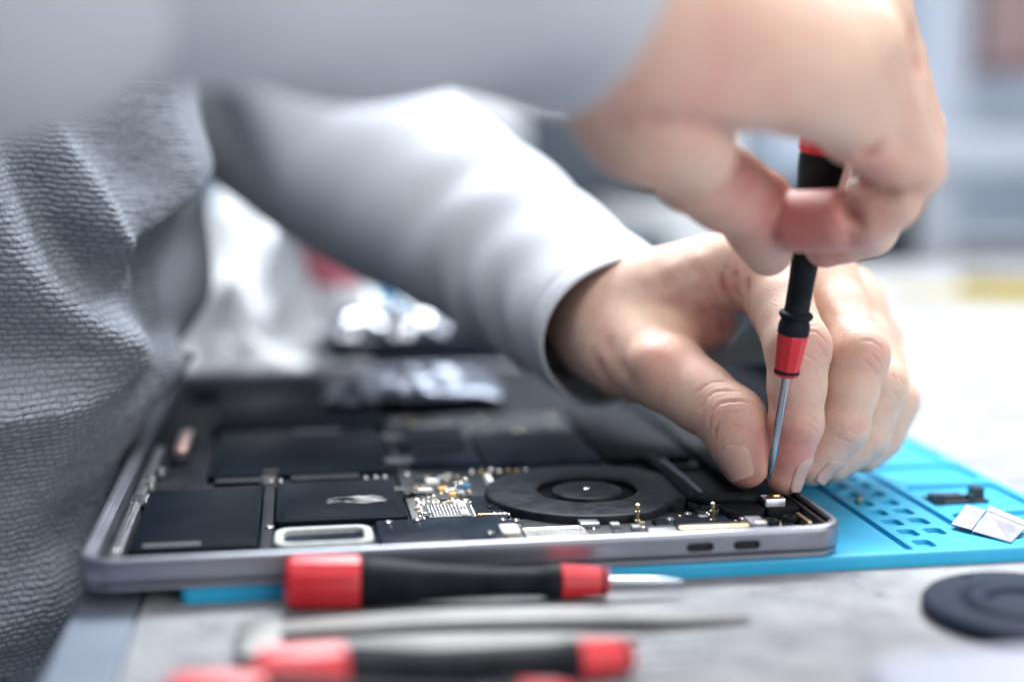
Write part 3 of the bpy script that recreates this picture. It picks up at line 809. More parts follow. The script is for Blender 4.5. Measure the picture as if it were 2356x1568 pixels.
# ------------------------------------------------------------------ the laptop, bottom cover off
lap = empty('laptop', (106, 152, 4.4), 'open silver laptop lying upside down with its bottom cover removed', 'laptop')
z0 = 4.4
g = G(); rbox(g, -1.6, 214.8, .6, 303.4, z0, 6.45, 9.5, 1.6, n=8, seg=5, bot=True); g.build('display_lid', ALU, lap, True, 40)
g = G(); rbox(g, -.2, 213.2, 2.0, 302.0, 6.0, 7.2, 8.5, .1, n=8); g.build('lid_gasket', BLACK_IN, lap)
O = lambda k: rrect(-2.2+k, 215.4-k, k, 304-k, max(10-k, 1.0), 8)
g = G(); g.loops([(O(.9), 6.75), (O(.25), 6.95), (O(0), 7.4), (O(0), 12.3), (O(.12), 12.9), (O(.5), 13.4), (O(1.1), 13.65), (O(2.2), 13.7), (O(2.9), 13.5), (O(3.1), 12.7), (O(4.2), 12.6), (O(4.5), 12.3), (O(4.6), 7.9)], cap0=True, cap1=True)
base = g.build('base_frame', ALU, lap, True, 40)
c = G()
for x0, x1 in ((166.7, 174.9), (180.6, 188.7)):
    zc = 9.35; pts = [(p[0], p[1]) for p in rrect(x0, x1, zc-1.3, zc+1.3, 1.3, 6)]
    n = len(pts); vv_ = [(p[0], -2, p[1]) for p in pts] + [(p[0], 4.2, p[1]) for p in pts]
    c.add(vv_, [tuple(range(n)), tuple(range(2*n-1, n-1, -1))] + [(i, (i+1) % n, n+(i+1) % n, n+i) for i in range(n)])
boolean(base, c)
for x0, x1 in ((166.7, 174.9), (180.6, 188.7)):
    g = G(); g.box(x0+.35, x1-.35, .7, 4.15, 8.2, 10.5); p_ = g.build('usb_port', BLACK_IN, lap)
    g = G(); g.box(x0+1.3, x1-1.3, .45, .68, 9.1, 9.6); g.build('contact_tongue', CERAMD, p_)
g = G(); rbox(g, 2.5, 210.7, 4.7, 299.3, 7.6, 8.6, 5, .1); g.build('chassis_floor', BLACK_IN, lap)
# hinge side rail and the inside lip
g = G(); rbox(g, 199.5, 210.6, 26, 290, 8.6, 12.2, 1, .5); g.build('hinge_cover', BLACK_IN, lap, True, 40)
g = G(); rbox(g, 211.4, 213.1, 8, 296, 12.6, 13.95, .5, .3); g.build('vent_rail', RUBBER, lap, True, 40)

# battery cells
def stained():
    m = BATT.copy(); m.name = 'battery_wrap_dusty'; nt = m.node_tree; N = nt.nodes; L = nt.links; b = N['Principled BSDF']
    src = b.inputs['Base Color'].links[0].from_socket; tc = N.new('ShaderNodeTexCoord')
    mp = N.new('ShaderNodeMapping'); mp.inputs['Location'].default_value = (.0385, .0905, -.0078); mp.inputs['Rotation'].default_value = (0, 0, -.1)
    mp.vector_type = 'POINT'; L.new(tc.outputs['Object'], mp.inputs['Vector'])
    sc = N.new('ShaderNodeVectorMath'); sc.operation = 'MULTIPLY'; sc.inputs[1].default_value = (90, 130, 0); L.new(mp.outputs[0], sc.inputs[0])
    ln = N.new('ShaderNodeVectorMath'); ln.operation = 'LENGTH'; L.new(sc.outputs[0], ln.inputs[0])
    t = N.new('ShaderNodeTexNoise'); t.inputs['Scale'].default_value = 170; t.inputs['Detail'].default_value = 7; L.new(tc.outputs['Object'], t.inputs['Vector'])
    ad = N.new('ShaderNodeMath'); ad.operation = 'MULTIPLY_ADD'; L.new(t.outputs['Fac'], ad.inputs[0]); ad.inputs[1].default_value = 2.6; L.new(ln.outputs['Value'], ad.inputs[2])
    mr = N.new('ShaderNodeMapRange'); mr.inputs['From Min'].default_value = 2.0; mr.inputs['From Max'].default_value = 1.2; mr.inputs['To Min'].default_value = 0; mr.inputs['To Max'].default_value = .75
    L.new(ad.outputs[0], mr.inputs['Value'])
    mx = N.new('ShaderNodeMix'); mx.data_type = 'RGBA'; L.new(mr.outputs['Result'], mx.inputs['Factor']); L.new(src, mx.inputs['A']); mx.inputs['B'].default_value = (.34, .34, .33, 1)
    L.new(mx.outputs['Result'], b.inputs['Base Color']); return m
BATT_D = stained()
cells = [(10, 46, 13.5, 81, 12.0, BATT), (50.3, 90.3, 36.5, 85, 12.2, BATT_D), (27, 88.5, 97.5, 170, 12.0, BATT), (24, 92, 176, 250, 12.0, BATT), (10, 46, 256, 292, 12.0, BATT), (50, 90, 256, 292, 12.0, BATT)]
for x0, x1, y0, y1, z, m in cells:
    g = G(); rbox(g, x0, x1, y0, y1, 8.6, z, 2.2, .9, seg=3); b_ = g.build('battery_cell', m, lap, True, 40)
    g = G(); rbox(g, x0+2.0, x1-2.0, y0+1.6, y1-1.6, z, z+.10, 1.2, .05); g.build('wrap_label', m, b_, True, 40)
g = G(); rbox(g, 46.4, 49.9, 10, 92, 8.6, 11.0, .5, .3); g.build('battery_spine', BLACK_IN, lap, True, 40)
g = G(); rbox(g, 20, 88, 86, 95, 8.6, 10.4, .8, .4); g.build('battery_spine', BLACK_IN, lap, True, 40)
for x0, x1 in ((30, 46), (55, 78)):
    g = G(); rbox(g, x0, x1, 88.5, 94.5, 10.4, 12.0, .5, .3); g.build('foam_pad', RUBBER, lap, True, 40)
for x in (48.5, 51.5, 80, 83.5, 86.5, 12, 22, 32):
    y = 91 if x > 40 else 84.6
    g = G().lathe([(1.0, 0), (1.0, .9), (.7, 1.3)], (x, y, 10.4 if x > 40 else 8.6), (0, 0, 1), 14); g.build('screw', SILVER, lap, True, 40)

# left rim: metal rail, clips, speaker bars with a pink reflection put into their colour
g = G(); rbox(g, 5.0, 8.6, 8, 150, 8.6, 11.6, .8, .5); g.build('side_rail', ALU_IN, lap, True, 40)
g = G().tube([(6.8, 12 + i*4, 11.6 + .2*math.sin(i)) for i in range(17)], .8, 8); g.build('speaker_cable', ALU_IN, lap, True)
for k in range(4):
    g = G(); rbox(g, 5.2, 10.4, 66.5+k*2.4, 68.2+k*2.4, 11.0, 12.6, .3, .25); g.build('spring_clip', SILVER, lap, True, 40)
for (x, y) in ((8.5, 100), (10.5, 112), (9, 92), (7, 11)):
    g = G().lathe([(1.7, 0), (1.7, 2.6), (1.2, 3.2)], (x, y, 9.2), (0, 0, 1), 16); g.build('post', ALU_IN, lap, True, 40)
g = G(); rbox(g, 12.2, 18.4, 128, 176, 8.6, 11.2, 3, .6, seg=3); g.build('speaker_box', BLACK_IN, lap, True, 40)
for k in range(4):
    g = G(); rbox(g, 12.8, 17.6, 138+k*8.4, 145.6+k*8.4, 11.2, 13.1, 1.6, .8, seg=3); g.build('speaker_glint', PINK_GLINT, lap, True, 40)

# speaker gasket: pale rounded ring
g = G()
for (k0, k1) in ((0, 0),):
    Lp = [(rrect(50.6+k, 78.6-k, 10.6+k*.95, 28.6-k*.95, 4.6-k*.6, 6), z) for k, z in ((0, 9), (0, 12.2), (.4, 12.6), (2.1, 12.6), (2.5, 12.2), (2.5, 10.2))]
    g.loops(Lp, True, False)
g.build('speaker_gasket', GASKET, lap, True, 40)
g = G(); rbox(g, 53.2, 76.0, 13.1, 26.2, 8.6, 10.8, 2.6, .3); g.build('speaker_membrane', FILM, lap, True, 40)
g = G(); rbox(g, 46.5, 121.5, 7.4, 35.4, 8.6, 10.2, 1.5, .3); c = G(); c.loops([(rrect(82, 103, 4, 11.5, 3, 5), 8), (rrect(82, 103, 4, 11.5, 3, 5), 14)])
o = g.build('speaker_frame', FILM, lap, True, 40)
g = G(); rbox(g, 80.2, 117.5, 12.5, 35.2, 10.2, 11.6, 1.6, .4); g.build('shield_plate', FILM, lap, True, 40)
g = G(); rbox(g, 83, 103.5, 6.6, 11.6, 10.2, 12.4, 2.4, .8); g.build('rubber_bumper', RUBBER, lap, True, 40)

# logic board with its components
lb = empty('logic_board', (140, 60, 8.6), None, None); lb.parent = lap; lb.location = Vector((34, -92, 4.2))*S
for (x0, x1, y0, y1) in ((91.6, 122, 36.2, 196), (117.9, 198.8, 5.2, 36.0), (122.3, 198.8, 94.5, 196)):
    g = G(); rbox(g, x0, x1, y0, y1, 8.6, 9.8, .6, .1); g.build('board', PCB, lb, True, 40)
g = G(); rbox(g, 111.8, 121.6, 37, 63, 9.8, 10.6, 1, .2); g.build('shield_plate', FILM, lb, True, 40)
g = G(); rbox(g, 97, 121, 103, 126, 9.8, 12.2, 1.2, .4); g.build('shield_can', FILM, lb, True, 40)
g = G(); rbox(g, 123, 164, 100.5, 150, 9.8, 12.0, 1.6, .4); g.build('shield_can', FILM, lb, True, 40)
g = G(); rbox(g, 94, 120, 132, 168, 9.8, 11.8, 1.6, .4); g.build('shield_can', FILM, lb, True, 40)
g = G(); rbox(g, 166.5, 197, 100.5, 190, 9.8, 12.0, 1.6, .4); g.build('shield_can', BLACK_IN, lb, True, 40)
g = G(); rbox(g, 99, 117, 120.5, 125.5, 12.2, 13.0, .5, .2); g.build('dark_label', BLACK_IN, lb)
# ball grids: far too many to pick apart
for (x0, y0, nx, ny, dx, dy) in ((97.6, 41.6, 12, 12, 1.06, 1.12), (123.5, 10.6, 18, 12, 1.0, 1.0)):
    g = G(); rbox(g, x0-.9, x0+nx*dx, y0-.9, y0+ny*dy, 9.8, 10.35, .4, .1); g.build('chip_socket', mat('chip_base', (.10, .11, .12), .35, .3), lb, True, 40)
    g = G()
    for i in range(nx):
        for j in range(ny):
            if RNG.random() < .06: continue
            g.lathe([(.34, 0), (.34, .18), (.2, .34)], (x0+i*dx, y0+j*dy, 10.33), (0, 0, 1), 6)
    tag(g.build('solder_pads', SOLDER, lb, True), kind='stuff')
def shared(name, fn, m, sm=True):
    g = G(); fn(g); me = bpy.data.meshes.new(name); me.from_pydata((np.array(g.v)*S).tolist(), [], g.f); me.update(); me.materials.append(m)
    if sm:
        smooth(me)
        try: me.set_sharp_from_angle(angle=math.radians(35))
        except Exception: pass
    return me
ME = dict(
    capacitor=shared('capacitor', lambda g: rbox(g, -.9, .9, -.5, .5, 0, .9, .1, .12), CERAM),
    resistor=shared('resistor', lambda g: rbox(g, -.6, .6, -.35, .35, 0, .45, .06, .06), CERAMD),
    solder_blob=shared('solder_blob', lambda g: g.lathe([(1.0, 0), (.98, .3), (.75, .7), (.3, .92)], (0, 0, 0), (0, 0, 1), 12), SOLDER),
    solder_joint=shared('solder_joint', lambda g: g.lathe([(.55, 0), (.52, .2), (.35, .42), (.1, .52)], (0, 0, 0), (0, 0, 1), 8), SOLDER),
    inductor=shared('inductor', lambda g: rbox(g, -1.4, 1.4, -1.3, 1.3, 0, 1.3, .3, .25), mat('inductor_grey', (.30, .31, .32), .4, .4)),
    chip=shared('chip', lambda g: rbox(g, -1.7, 1.7, -1.5, 1.5, 0, .9, .1, .12), CERAMD),
    gold_contact=shared('gold_contact', lambda g: rbox(g, -.8, .8, -.5, .5, 0, .55, .2, .2), GOLD),
    amber_capacitor=shared('amber_capacitor', lambda g: rbox(g, -1.6, 1.6, -1.0, 1.0, 0, 1.4, .2, .2), TANT),
    white_connector=shared('white_connector', lambda g: rbox(g, -2.2, 2.2, -.9, .9, 0, 1.4, .2, .2), WHITEP),
    steel_lug=shared('steel_lug', lambda g: rbox(g, -1.5, 1.5, -.5, .5, 0, .6, .25, .2), SOLDER),
    blue_capacitor=shared('blue_capacitor', lambda g: rbox(g, -1.2, 1.2, -.8, .8, 0, 1.0, .15, .15), BLUEP))
def put(k, x, y, z=9.8, rz=0): inst(k, ME[k], (x, y, z), lb, rz)
for i in range(5): put('solder_blob', 96.5+i*3.4, 57.5 + .5*math.sin(i*2), 9.8)
for i in range(6): put('solder_joint', 95.5+i*3.1, 60.5+.4*math.cos(i), 9.8)
for i in range(9): put('steel_lug', 124.6+i*2.3 if i < 8 else 141.6, 23.8, 9.8)
for i in range(6): put('steel_lug', 125+i*3.0, 8.9, 9.8)
for i in range(4): put('white_connector', 108.2, 43+i*1.0 if i < 1 else 53, 9.8, 1.57) if i < 2 else None
for i in range(10): put('solder_joint', 95.4, 40.5+i*1.55, 9.8)
for i in range(8): put('solder_joint', 111.2, 41+i*1.6, 9.8)
for i in range(6): put('gold_contact', 112.5+i*1.5, 39.3, 10.6)
for i in range(4): put('solder_joint', 117+i*1.4, 40.5-i*.6, 10.6)
for i in range(15): put('gold_contact' if i % 3 else 'solder_blob', 117+i*3.15, 96.8 + .6*math.sin(i*1.7), 9.9)
for i in range(10): put('gold_contact', 127+i*2.0, 156.5 + .8*math.sin(i), 9.9)
for i in range(5): put('solder_blob', 104+i*3.0, 177+2*math.sin(i*3), 9.9)
put('white_connector', 98.5, 72.5); put('amber_capacitor', 104.5, 73.5, 9.8, .2); put('white_connector', 102, 84, 9.8, .1); put('blue_capacitor', 110, 70, 9.8, 1.2)
put('amber_capacitor', 107, 66, 9.8, 1.3); put('chip', 111, 65, 9.8); put('blue_capacitor', 113, 78, 9.8)
rects = [(94, 114, 55, 92, 52), (94, 120, 168, 192, 18), (143, 198, 7, 34, 40), (124, 196, 150, 192, 24), (94, 97, 38, 56, 6)]
taken = [(104, 48, 8)] 
for (x0, x1, y0, y1, n) in rects:
    for _ in range(n*3):
        if n <= 0: break
        x, y = random.uniform(x0, x1), random.uniform(y0, y1)
        if any(math.hypot(x-a, y-b) < r for a, b, r in taken): continue
        if math.hypot(x-150, y-59.5) < 35.5: continue
        k = random.choice(['capacitor', 'capacitor', 'resistor', 'solder_joint', 'solder_blob', 'chip', 'inductor', 'steel_lug', 'gold_contact'])
        put(k, x, y, 9.82, random.choice((0, math.pi/2))); taken.append((x, y, 2.3 if k in ('chip', 'inductor') else 1.7)); n -= 1

for pts, w_ in (([(88, 70, 12.3), (92, 70, 12.0), (95, 70.5, 10.6)], 6.0), ([(47, 87, 11.2), (47.6, 95, 11.6), (48.4, 103, 12.3)], 5.0), ([(88, 110, 12.3), (93, 110, 12.2), (97.5, 110.5, 12.4)], 9.0), ([(89, 150, 12.3), (93, 150, 12.0), (97, 150, 12.0)], 7.0)):
    P_ = resample([np.array(q, float) for q in pts], 1.0); T_ = np.gradient(P_, axis=0); T_ /= np.linalg.norm(T_, axis=1)[:, None]; sd2 = np.cross(T_, [0, 0, 1.0])
    vv2 = np.concatenate([P_-sd2*w_/2, P_+sd2*w_/2, P_+sd2*w_/2-np.array([0, 0, .2]), P_-sd2*w_/2-np.array([0, 0, .2])]); m_ = len(P_)
    ff = [(k+a*m_, k+1+a*m_, k+1+((a+1) % 4)*m_, k+((a+1) % 4)*m_) for k in range(m_-1) for a in range(4)]
    mesh('ribbon_cable', vv2, ff, mat('flex_film', (.03, .028, .026), .3, 0, .5), lap, sm=True, sharp=40)
for (x, y, z) in ((49.0, 34.0, 11.0), (118.8, 33.4, 10.3), (122.8, 33.0, 10.0), (92.8, 33.0, 11.6), (84, 31.5, 11.6), (112.5, 15.5, 11.6), (190.5, 20.5, 9.9), (176, 31.2, 10.0), (168, 22.5, 11.0), (94.6, 97, 9.9), (116, 130, 9.9), (124, 98.5, 10)):
    g = G(); g.lathe([(1.3, 0), (1.3, .5), (1.05, .75), (.55, .75), (.45, .4), (.1, .4)], (x, y, z), (0, 0, 1), 14); g.build('screw', SILVER, lap, True, 40)
for (x0, x1, y0, y1) in ((56, 74, 160, 168), (14, 30, 16, 19.5)):
    g = G(); rbox(g, x0, x1, y0, y1, 12.1, 12.22, .4, .03); g.build('adhesive_tape', mat('grey_tape', (.05, .06, .07), .5), lap)

# cooling fan
fan = empty('fan', (150, 59.5, 8.6), None, None); fan.parent = lap; fan.location = Vector((150-106, 59.5-152, 4.2))*S
n = 96; FC = (150.0, 59.5)
def fan_out(k):
    pts = []
    for i in range(n):
        a = 2*math.pi*i/n; ca, sa = math.cos(a), math.sin(a); r = 33.2
        if ca > 0: r = min(r, 30.6/ca)
        # the waist where the duct begins
        da = abs((a - math.radians(-45) + math.pi) % (2*math.pi) - math.pi)
        r -= 2.4*math.exp(-(da/.22)**2)
        r -= k; pts.append((FC[0]+r*ca, FC[1]+r*sa))
    return pts
def circ(r): return [(FC[0]+r*math.cos(2*math.pi*i/n), FC[1]+r*math.sin(2*math.pi*i/n)) for i in range(n)]
g = G(); g.loops([(fan_out(.2), 8.6), (fan_out(0), 11.4), (fan_out(.15), 11.9), (fan_out(.6), 12.25), (fan_out(1.6), 12.38), (circ(19), 12.4), (circ(17.4), 12.34), (circ(16.4), 12.1), (circ(16.2), 11.6), (circ(16.6), 11.3)], True, False)
g.build('fan_housing', FANM, fan, True, 50)
g = G(); g.lathe([(11.6, 0), (11.6, 1.9), (11.2, 2.6), (10.2, 3.0), (8.6, 3.1), (.5, 3.1)], (150, 59.5, 9.2), (0, 0, 1), 64); hub = g.build('fan_hub', FANM, fan, True, 35)
g = G(); g.lathe([(1.25, 0), (1.25, .15), (.9, .4), (.3, .5)], (150, 59.5, 12.3), (0, 0, 1), 20); g.build('spindle', SOLDER, hub, True, 50)
g = G(); g.lathe([(24, 0), (24, .4)], (150, 59.5, 8.7), (0, 0, 1), 48); g.build('fan_floor', BLACK_IN, fan)
bl = shared('fan_blade', lambda g: g.loops([([(10.6, -.25), (14, .6), (19, 2.6), (19, 3.0), (14, 1.0), (10.6, .2)], 0), ([(10.6, -.25), (14, .6), (19, 2.6), (19, 3.0), (14, 1.0), (10.6, .2)], 1.5)]), mat('blade_plastic', (.012, .013, .015), .45, 0, .2), False)
for i in range(47): inst('fan_blade', bl, (150, 59.5, 9.3), fan, 2*math.pi*i/47)
for a in (200, 330, 95):
    x, y = 150+34.2*math.cos(math.radians(a)), 59.5+34.2*math.sin(math.radians(a))
    if x > 179: x = 181
    g = G(); g.lathe([(2.2, 0), (2.2, 1.6), (1.9, 2.0), (1.0, 2.0), (.9, 1.2)], (x, y, 9.0), (0, 0, 1), 18); g.build('screw_ear', BLACK_IN, fan, True, 40)
g = G(); rbox(g, 140.4, 146.4, 22.5, 28.0, 9.9, 11.4, .4, .3); g.build('ribbon_tab', ALU_IN, fan, True, 40)
g = G(); rbox(g, 119.5, 121.6, 74, 84, 9.9, 12.6, .3, .3); t_ = g.build('white_tab', WHITEP, fan, True, 40)

# heat pipe strip, cable run, connector corner
g = G(); g.tube([(181.0, 100, 11.6), (181.4, 80, 12.0), (181.3, 60, 12.1), (181.0, 48, 12.1), (181.8, 42, 12.0)], [2.1, 2.1, 2.2, 2.3, 2.0], 12); g.build('heat_pipe', RUBBER, lap, True)
g = G(); g.tube([(184.6, 96, 11.4), (184.8, 70, 11.8), (184.6, 48, 12.0), (184.0, 41, 12.0)], [1.1, 1.1, 1.2, 1.2], 10); g.build('heat_pipe', ALU_IN, lap, True)
g = G(); g.tube([(181.6, 42, 12.2), (184, 39.4, 12.6), (189, 38.4, 12.9), (196, 37.0, 12.8), (201.0, 35.0, 12.5)], [1.9, 2.0, 1.7, 1.7, 1.5], 12); g.build('black_cable', RUBBER, lap, True)
g = G(); g.tube([(182, 43.5, 12.8), (188, 40.6, 13.4), (196, 39.6, 13.3), (203, 37.5, 12.9)], [.9, .8, .8, .8], 10); g.build('black_cable', RUBBER, lap, True)
g = G(); rbox(g, 186.2, 199.2, 25.0, 35.5, 9.8, 12.3, 3.2, .7, seg=3); g.build('antenna_module', BLACK_IN, lap, True, 40)
g = G(); rbox(g, 199.6, 206.4, 28.6, 34.2, 9.4, 14.6, .5, .3); cn = g.build('connector_shield', SILVER, lap, True, 40)
g = G(); rbox(g, 203.3, 205.6, 32.0, 34.0, 14.6, 14.9, .3, .1); g.build('gold_finger', GOLD, cn)
g = G(); rbox(g, 200.6, 205.6, 26.4, 29.4, 9.8, 11.4, .5, .4); g.build('steel_lug', SILVER, cn, True, 40)
for (x, y, h) in ((158.5, 25.0, 6.4), (181.0, 22.0, 6.6)):
    g = G(); g.lathe([(1.1, 0), (1.0, 1.2), (.6, 1.5), (.6, 2.6), (.95, 2.9), (.95, 4.0), (.5, 4.3), (.5, 4.8), (.85, 5.1), (.75, h-.3), (.2, h)], (x, y, 9.8), (0, 0, 1), 14); g.build('brass_post', BRASS, lap, True, 40)
for (x, y, r) in ((196.8, 15.0, 2.6), (203.8, 18.0, 2.4), (200.5, 9.6, 1.8), (206.0, 11, 1.5)):
    g = G(); g.lathe([(r, 0), (r, 1.8), (r*.85, 2.3), (r*.5, 2.3), (r*.42, 1.7), (.2, 1.7)], (x, y, 9.8), (0, 0, 1), 22); g.build('screw', RUBBER, lap, True, 40)
g = G(); rbox(g, 193.5, 207.2, 6.0, 22, 8.6, 9.9, 2, .3); g.build('corner_plate', BRASS, lap, True, 40)
g = G(); rbox(g, 206.2, 207.6, 9, 20, 9.9, 12.6, .4, .3); g.build('brass_strip', BRASS, lap, True, 40)
g = G(); rbox(g, 166.0, 187.2, 5.2, 8.0, 9.8, 13.9, .4, .3); g.build('brass_strip', BRASS, lap, True, 40)
g = G(); rbox(g, 157.0, 165.4, 5.6, 9.4, 9.8, 13.4, .4, .3); g.build('port_bracket', ALU_IN, lap, True, 40)
g = G(); rbox(g, 187.8, 192.6, 5.4, 13.4, 9.8, 14.0, .4, .3); p_ = g.build('port_bracket', SOFTM, lap, True, 40)
g = G(); rbox(g, 188.6, 192.2, 4.9, 7.0, 14.0, 14.6, .3, .2); g.build('steel_lug', SOLDER, p_, True, 40)
g = G(); rbox(g, 163.0, 186.0, 12.0, 26.0, 9.8, 11.0, .8, .3); g.build('shield_plate', FILM, lap, True, 40)
g = G(); rbox(g, 115.6, 121.2, 13.0, 22.4, 9.8, 12.6, 1.0, .5); g.build('cable_socket', mat('ivory_plastic', (.50, .47, .40), .45), lap, True, 40)
g = G(); rbox(g, 112.8, 116.4, 9.0, 14.6, 9.8, 12.0, 1.2, .5); g.build('cable_plug', BLACK_IN, lap, True, 40)

# ------------------------------------------------------------------ screwdrivers
def screwdriver(tip, top, label, collar=False, group=None, blade=35.0, detail=True):
    tip = np.array(tip, float); top = np.array(top, float); ax = top-tip; ax /= np.linalg.norm(ax)
    e = empty('screwdriver', tip, label, 'screwdriver', group); b = blade
    P = lambda *pr: [(r, t) for r, t in pr]
    G().lathe(P((.25, 0), (.55, 1.2), (.95, 5), (1.25, 9), (1.25, b+2)), tip, ax, 20).build('blade', BLADE, e, True, 40)
    n_ = G().lathe(P((3.3, b), (3.75, b+.4), (3.8, b+1.0), (4.75, b+12.6), (4.6, b+13.1), (3.5, b+13.1)), tip, ax, 10).build('nose', RED, e, False)
    G().lathe(P((3.3, b+.9), (3.98, b+1.0), (4.06, b+2.0), (3.4, b+2.1)), tip, ax, 10).build('band', RUBBER, n_)
    h = P((4.0, b+13.0), (4.72, b+13.3), (4.75, b+15.5), (4.4, b+17.2), (3.9, b+18.6), (3.75, b+22), (3.85, b+30), (4.3, b+40), (5.0, b+50), (5.9, b+57), (6.6, b+63), (6.75, b+66.5), (6.3, b+67.6))
    hd = G().lathe(h, tip, ax, 32).build('handle', RUBBER, e, True, 40)
    if collar:
        G().lathe(P((3.7, b+18.0), (4.7, b+18.1), (5.15, b+18.8), (5.15, b+19.3), (4.7, b+20.0), (3.7, b+20.1)), tip, ax, 32).build('collar', RUBBER, hd, True, 60)
    G().lathe(P((6.2, b+67.4), (7.1, b+67.8), (7.35, b+68.6), (7.4, b+84), (7.1, b+86.2), (6.2, b+87.4), (4.6, b+87.9)), tip, ax, 12 if detail else 24).build('cap', RED, e, True, 25)
    return e
screwdriver(at(1767, 1112, 439), at(1886, 398, 413), 'red and black precision screwdriver gripped upright in the raised hand', collar=True)
def lying(nose_end, cap_end, label):
    """cap at the far end, resting on the bench; the blade points past the nose"""
    a = np.array(nose_end, float); c = np.array(cap_end, float); ax = (c-a)/np.linalg.norm(c-a)
    return screwdriver(a-ax*21.0, c, label, group='screwdrivers lying on the bench', blade=21.0)
lying((141.2, -12.6, 4.9), (54.6, -7.0, 7.5), 'red and black screwdriver lying against the near side of the laptop')
lying((134.6, -68.0, 4.9), (48.5, -75.5, 7.5), 'red and black screwdriver lying in front of the steel tweezers')
lying((117.0, -93.2, 4.9), (30.5, -88.0, 7.5), 'nearest red and black screwdriver, cut off by the bottom edge')

# ------------------------------------------------------------------ tweezers, rubber disc, pale case
tw = empty('tweezers', (105, -38, 0), 'long brushed steel tweezers lying between two screwdrivers', 'tweezers')
def strip(name, pts, wid, thick, m, parent):
    P = np.array(pts, float); n = len(P); W_ = np.broadcast_to(np.asarray(wid, float), (n,)); g = G(); v = []
    T = np.gradient(P, axis=0); T /= np.linalg.norm(T, axis=1)[:, None]
    for k in range(n):
        s_ = np.cross(T[k], [0, 0, 1.0]); s_ /= np.linalg.norm(s_); u_ = np.cross(s_, T[k])
        for a, b in ((-1, 0), (1, 0), (.85, 1), (-.85, 1)): v.append(P[k] + s_*W_[k]*.5*a + u_*thick*b)
    f = [(0, 1, 2, 3), tuple(4*(n-1)+i for i in (3, 2, 1, 0))]
    for k in range(n-1):
        for i in range(4): f.append((4*k+i, 4*k+(i+1) % 4, 4*k+4+(i+1) % 4, 4*k+4+i))
    g.add(v, f); return g.build(name, m, parent, True, 30)
wid = [9, 10, 11, 11.5, 11.5, 11.5, 11.5, 11, 10.5, 10, 9, 8, 6.5, 4.5, 2.2]
strip('upper_arm', [(50+i*8.8, -27.0 - .75*i, 1.0 + 2.4*math.sin(i/14*math.pi)) for i in range(15)], wid, 1.1, STEEL, tw)
strip('lower_arm', [(44+i*7.0, -42.0 - .30*i, .4 + .8*math.sin(i/14*math.pi)) for i in range(15)], [w_*1.15 for w_ in wid], 1.1, STEEL, tw)
g = G(); rbox(g, 42.0, 53, -48, -22.5, .3, 3.2, 3, .5); g.build('joint', STEEL, tw, True, 40)

dk = empty('rubber_disc', (245, -45, 0), 'round black rubber disc with raised rings at the right edge', 'disc')
SLATE = mat('slate_rubber', (.010, .017, .034), .65, 0, .15, noise=(.1, (.016, .025, .045)), bump=(1.5, .04))
G().lathe([(24.5, 0), (26, .8), (26.2, 3.2), (25.2, 4.4), (22, 4.9), (17.5, 4.9), (16.2, 4.2), (15.4, 3.6), (14.6, 4.6), (13.2, 5.4), (11, 5.6), (9.6, 4.8), (8.5, 3.4), (1, 3.2)], (246, -45, 0), (0, 0, 1), 64).build('body', SLATE, dk, True, 35)
G().lathe([(1.6, 0), (1.6, .4), (1.1, .9), (.3, 1.0)], (240, -24.5, 4.6), (0, 0, 1), 16).build('nub', SLATE, dk, True, 40)
cs = empty('plastic_case', (215, -130, 0), 'pale lavender plastic case corner in the lower right', 'case')
g = G(); rbox(g, 172, 300, -170, -103, 0, 17, 14, 5, n=8, seg=5); g.build('lid', mat('lavender_plastic', (.34, .36, .43), .7, 0, .1), cs, True, 40)
g = G(); rbox(g, 173.5, 298, -171.5, -104.5, .0, 8, 13, .5, n=8); 

# ------------------------------------------------------------------ things behind the laptop, out of focus
def glow_through(m, rad):
    """milky plastic: light travels through it"""
    b = m.node_tree.nodes['Principled BSDF']; b.inputs['Subsurface Weight'].default_value = 1; b.inputs['Subsurface Radius'].default_value = (1, 1, 1); b.inputs['Subsurface Scale'].default_value = rad*S
    return m

pk = empty('pink_cap_jar', (66, 392, 0), 'small white jar with a pink cap beside the tall white bag', 'jar')
G().lathe([(17, 0), (18, 2), (18, 44), (16, 48)], (78, 388, 0), (0, 0, 1), 32).build('body', WHITEP, pk, True, 40)
G().lathe([(17, 46), (18.5, 47), (18.5, 70), (15, 74), (6, 75)], (78, 388, 0), (0, 0, 1), 32).build('cap', mat('pink_plastic', (.75, .22, .28), .4), pk, True, 40)
tb = empty('teal_box', (105, 500, 0), 'flat teal blue box on the bench behind the far sleeve', 'box')
g = G(); rbox(g, 60, 215, 470, 560, 0, 52, 4, 2); g.build('body', mat('teal_plastic', (.01, .17, .30), .4, noise=(.01, (.02, .22, .36))), tb, True, 40)
g = G(); rbox(g, 58, 217, 468, 562, 52.2, 64, 4, 2); g.build('lid', MATS['teal_plastic'], tb, True, 40)
st = empty('dark_tray', (165, 365, 0), 'dark shallow tray behind the open laptop', 'tray')
g = G(); g.loops([(rrect(70, 300, 326, 420, 6, 5), 0), (rrect(68, 302, 324, 422, 7, 5), 24), (rrect(72, 298, 328, 418, 6, 5), 24), (rrect(74, 296, 330, 416, 6, 5), 3)]); g.build('body', mat('navy_plastic', (.010, .018, .035), .35), st, True, 40)

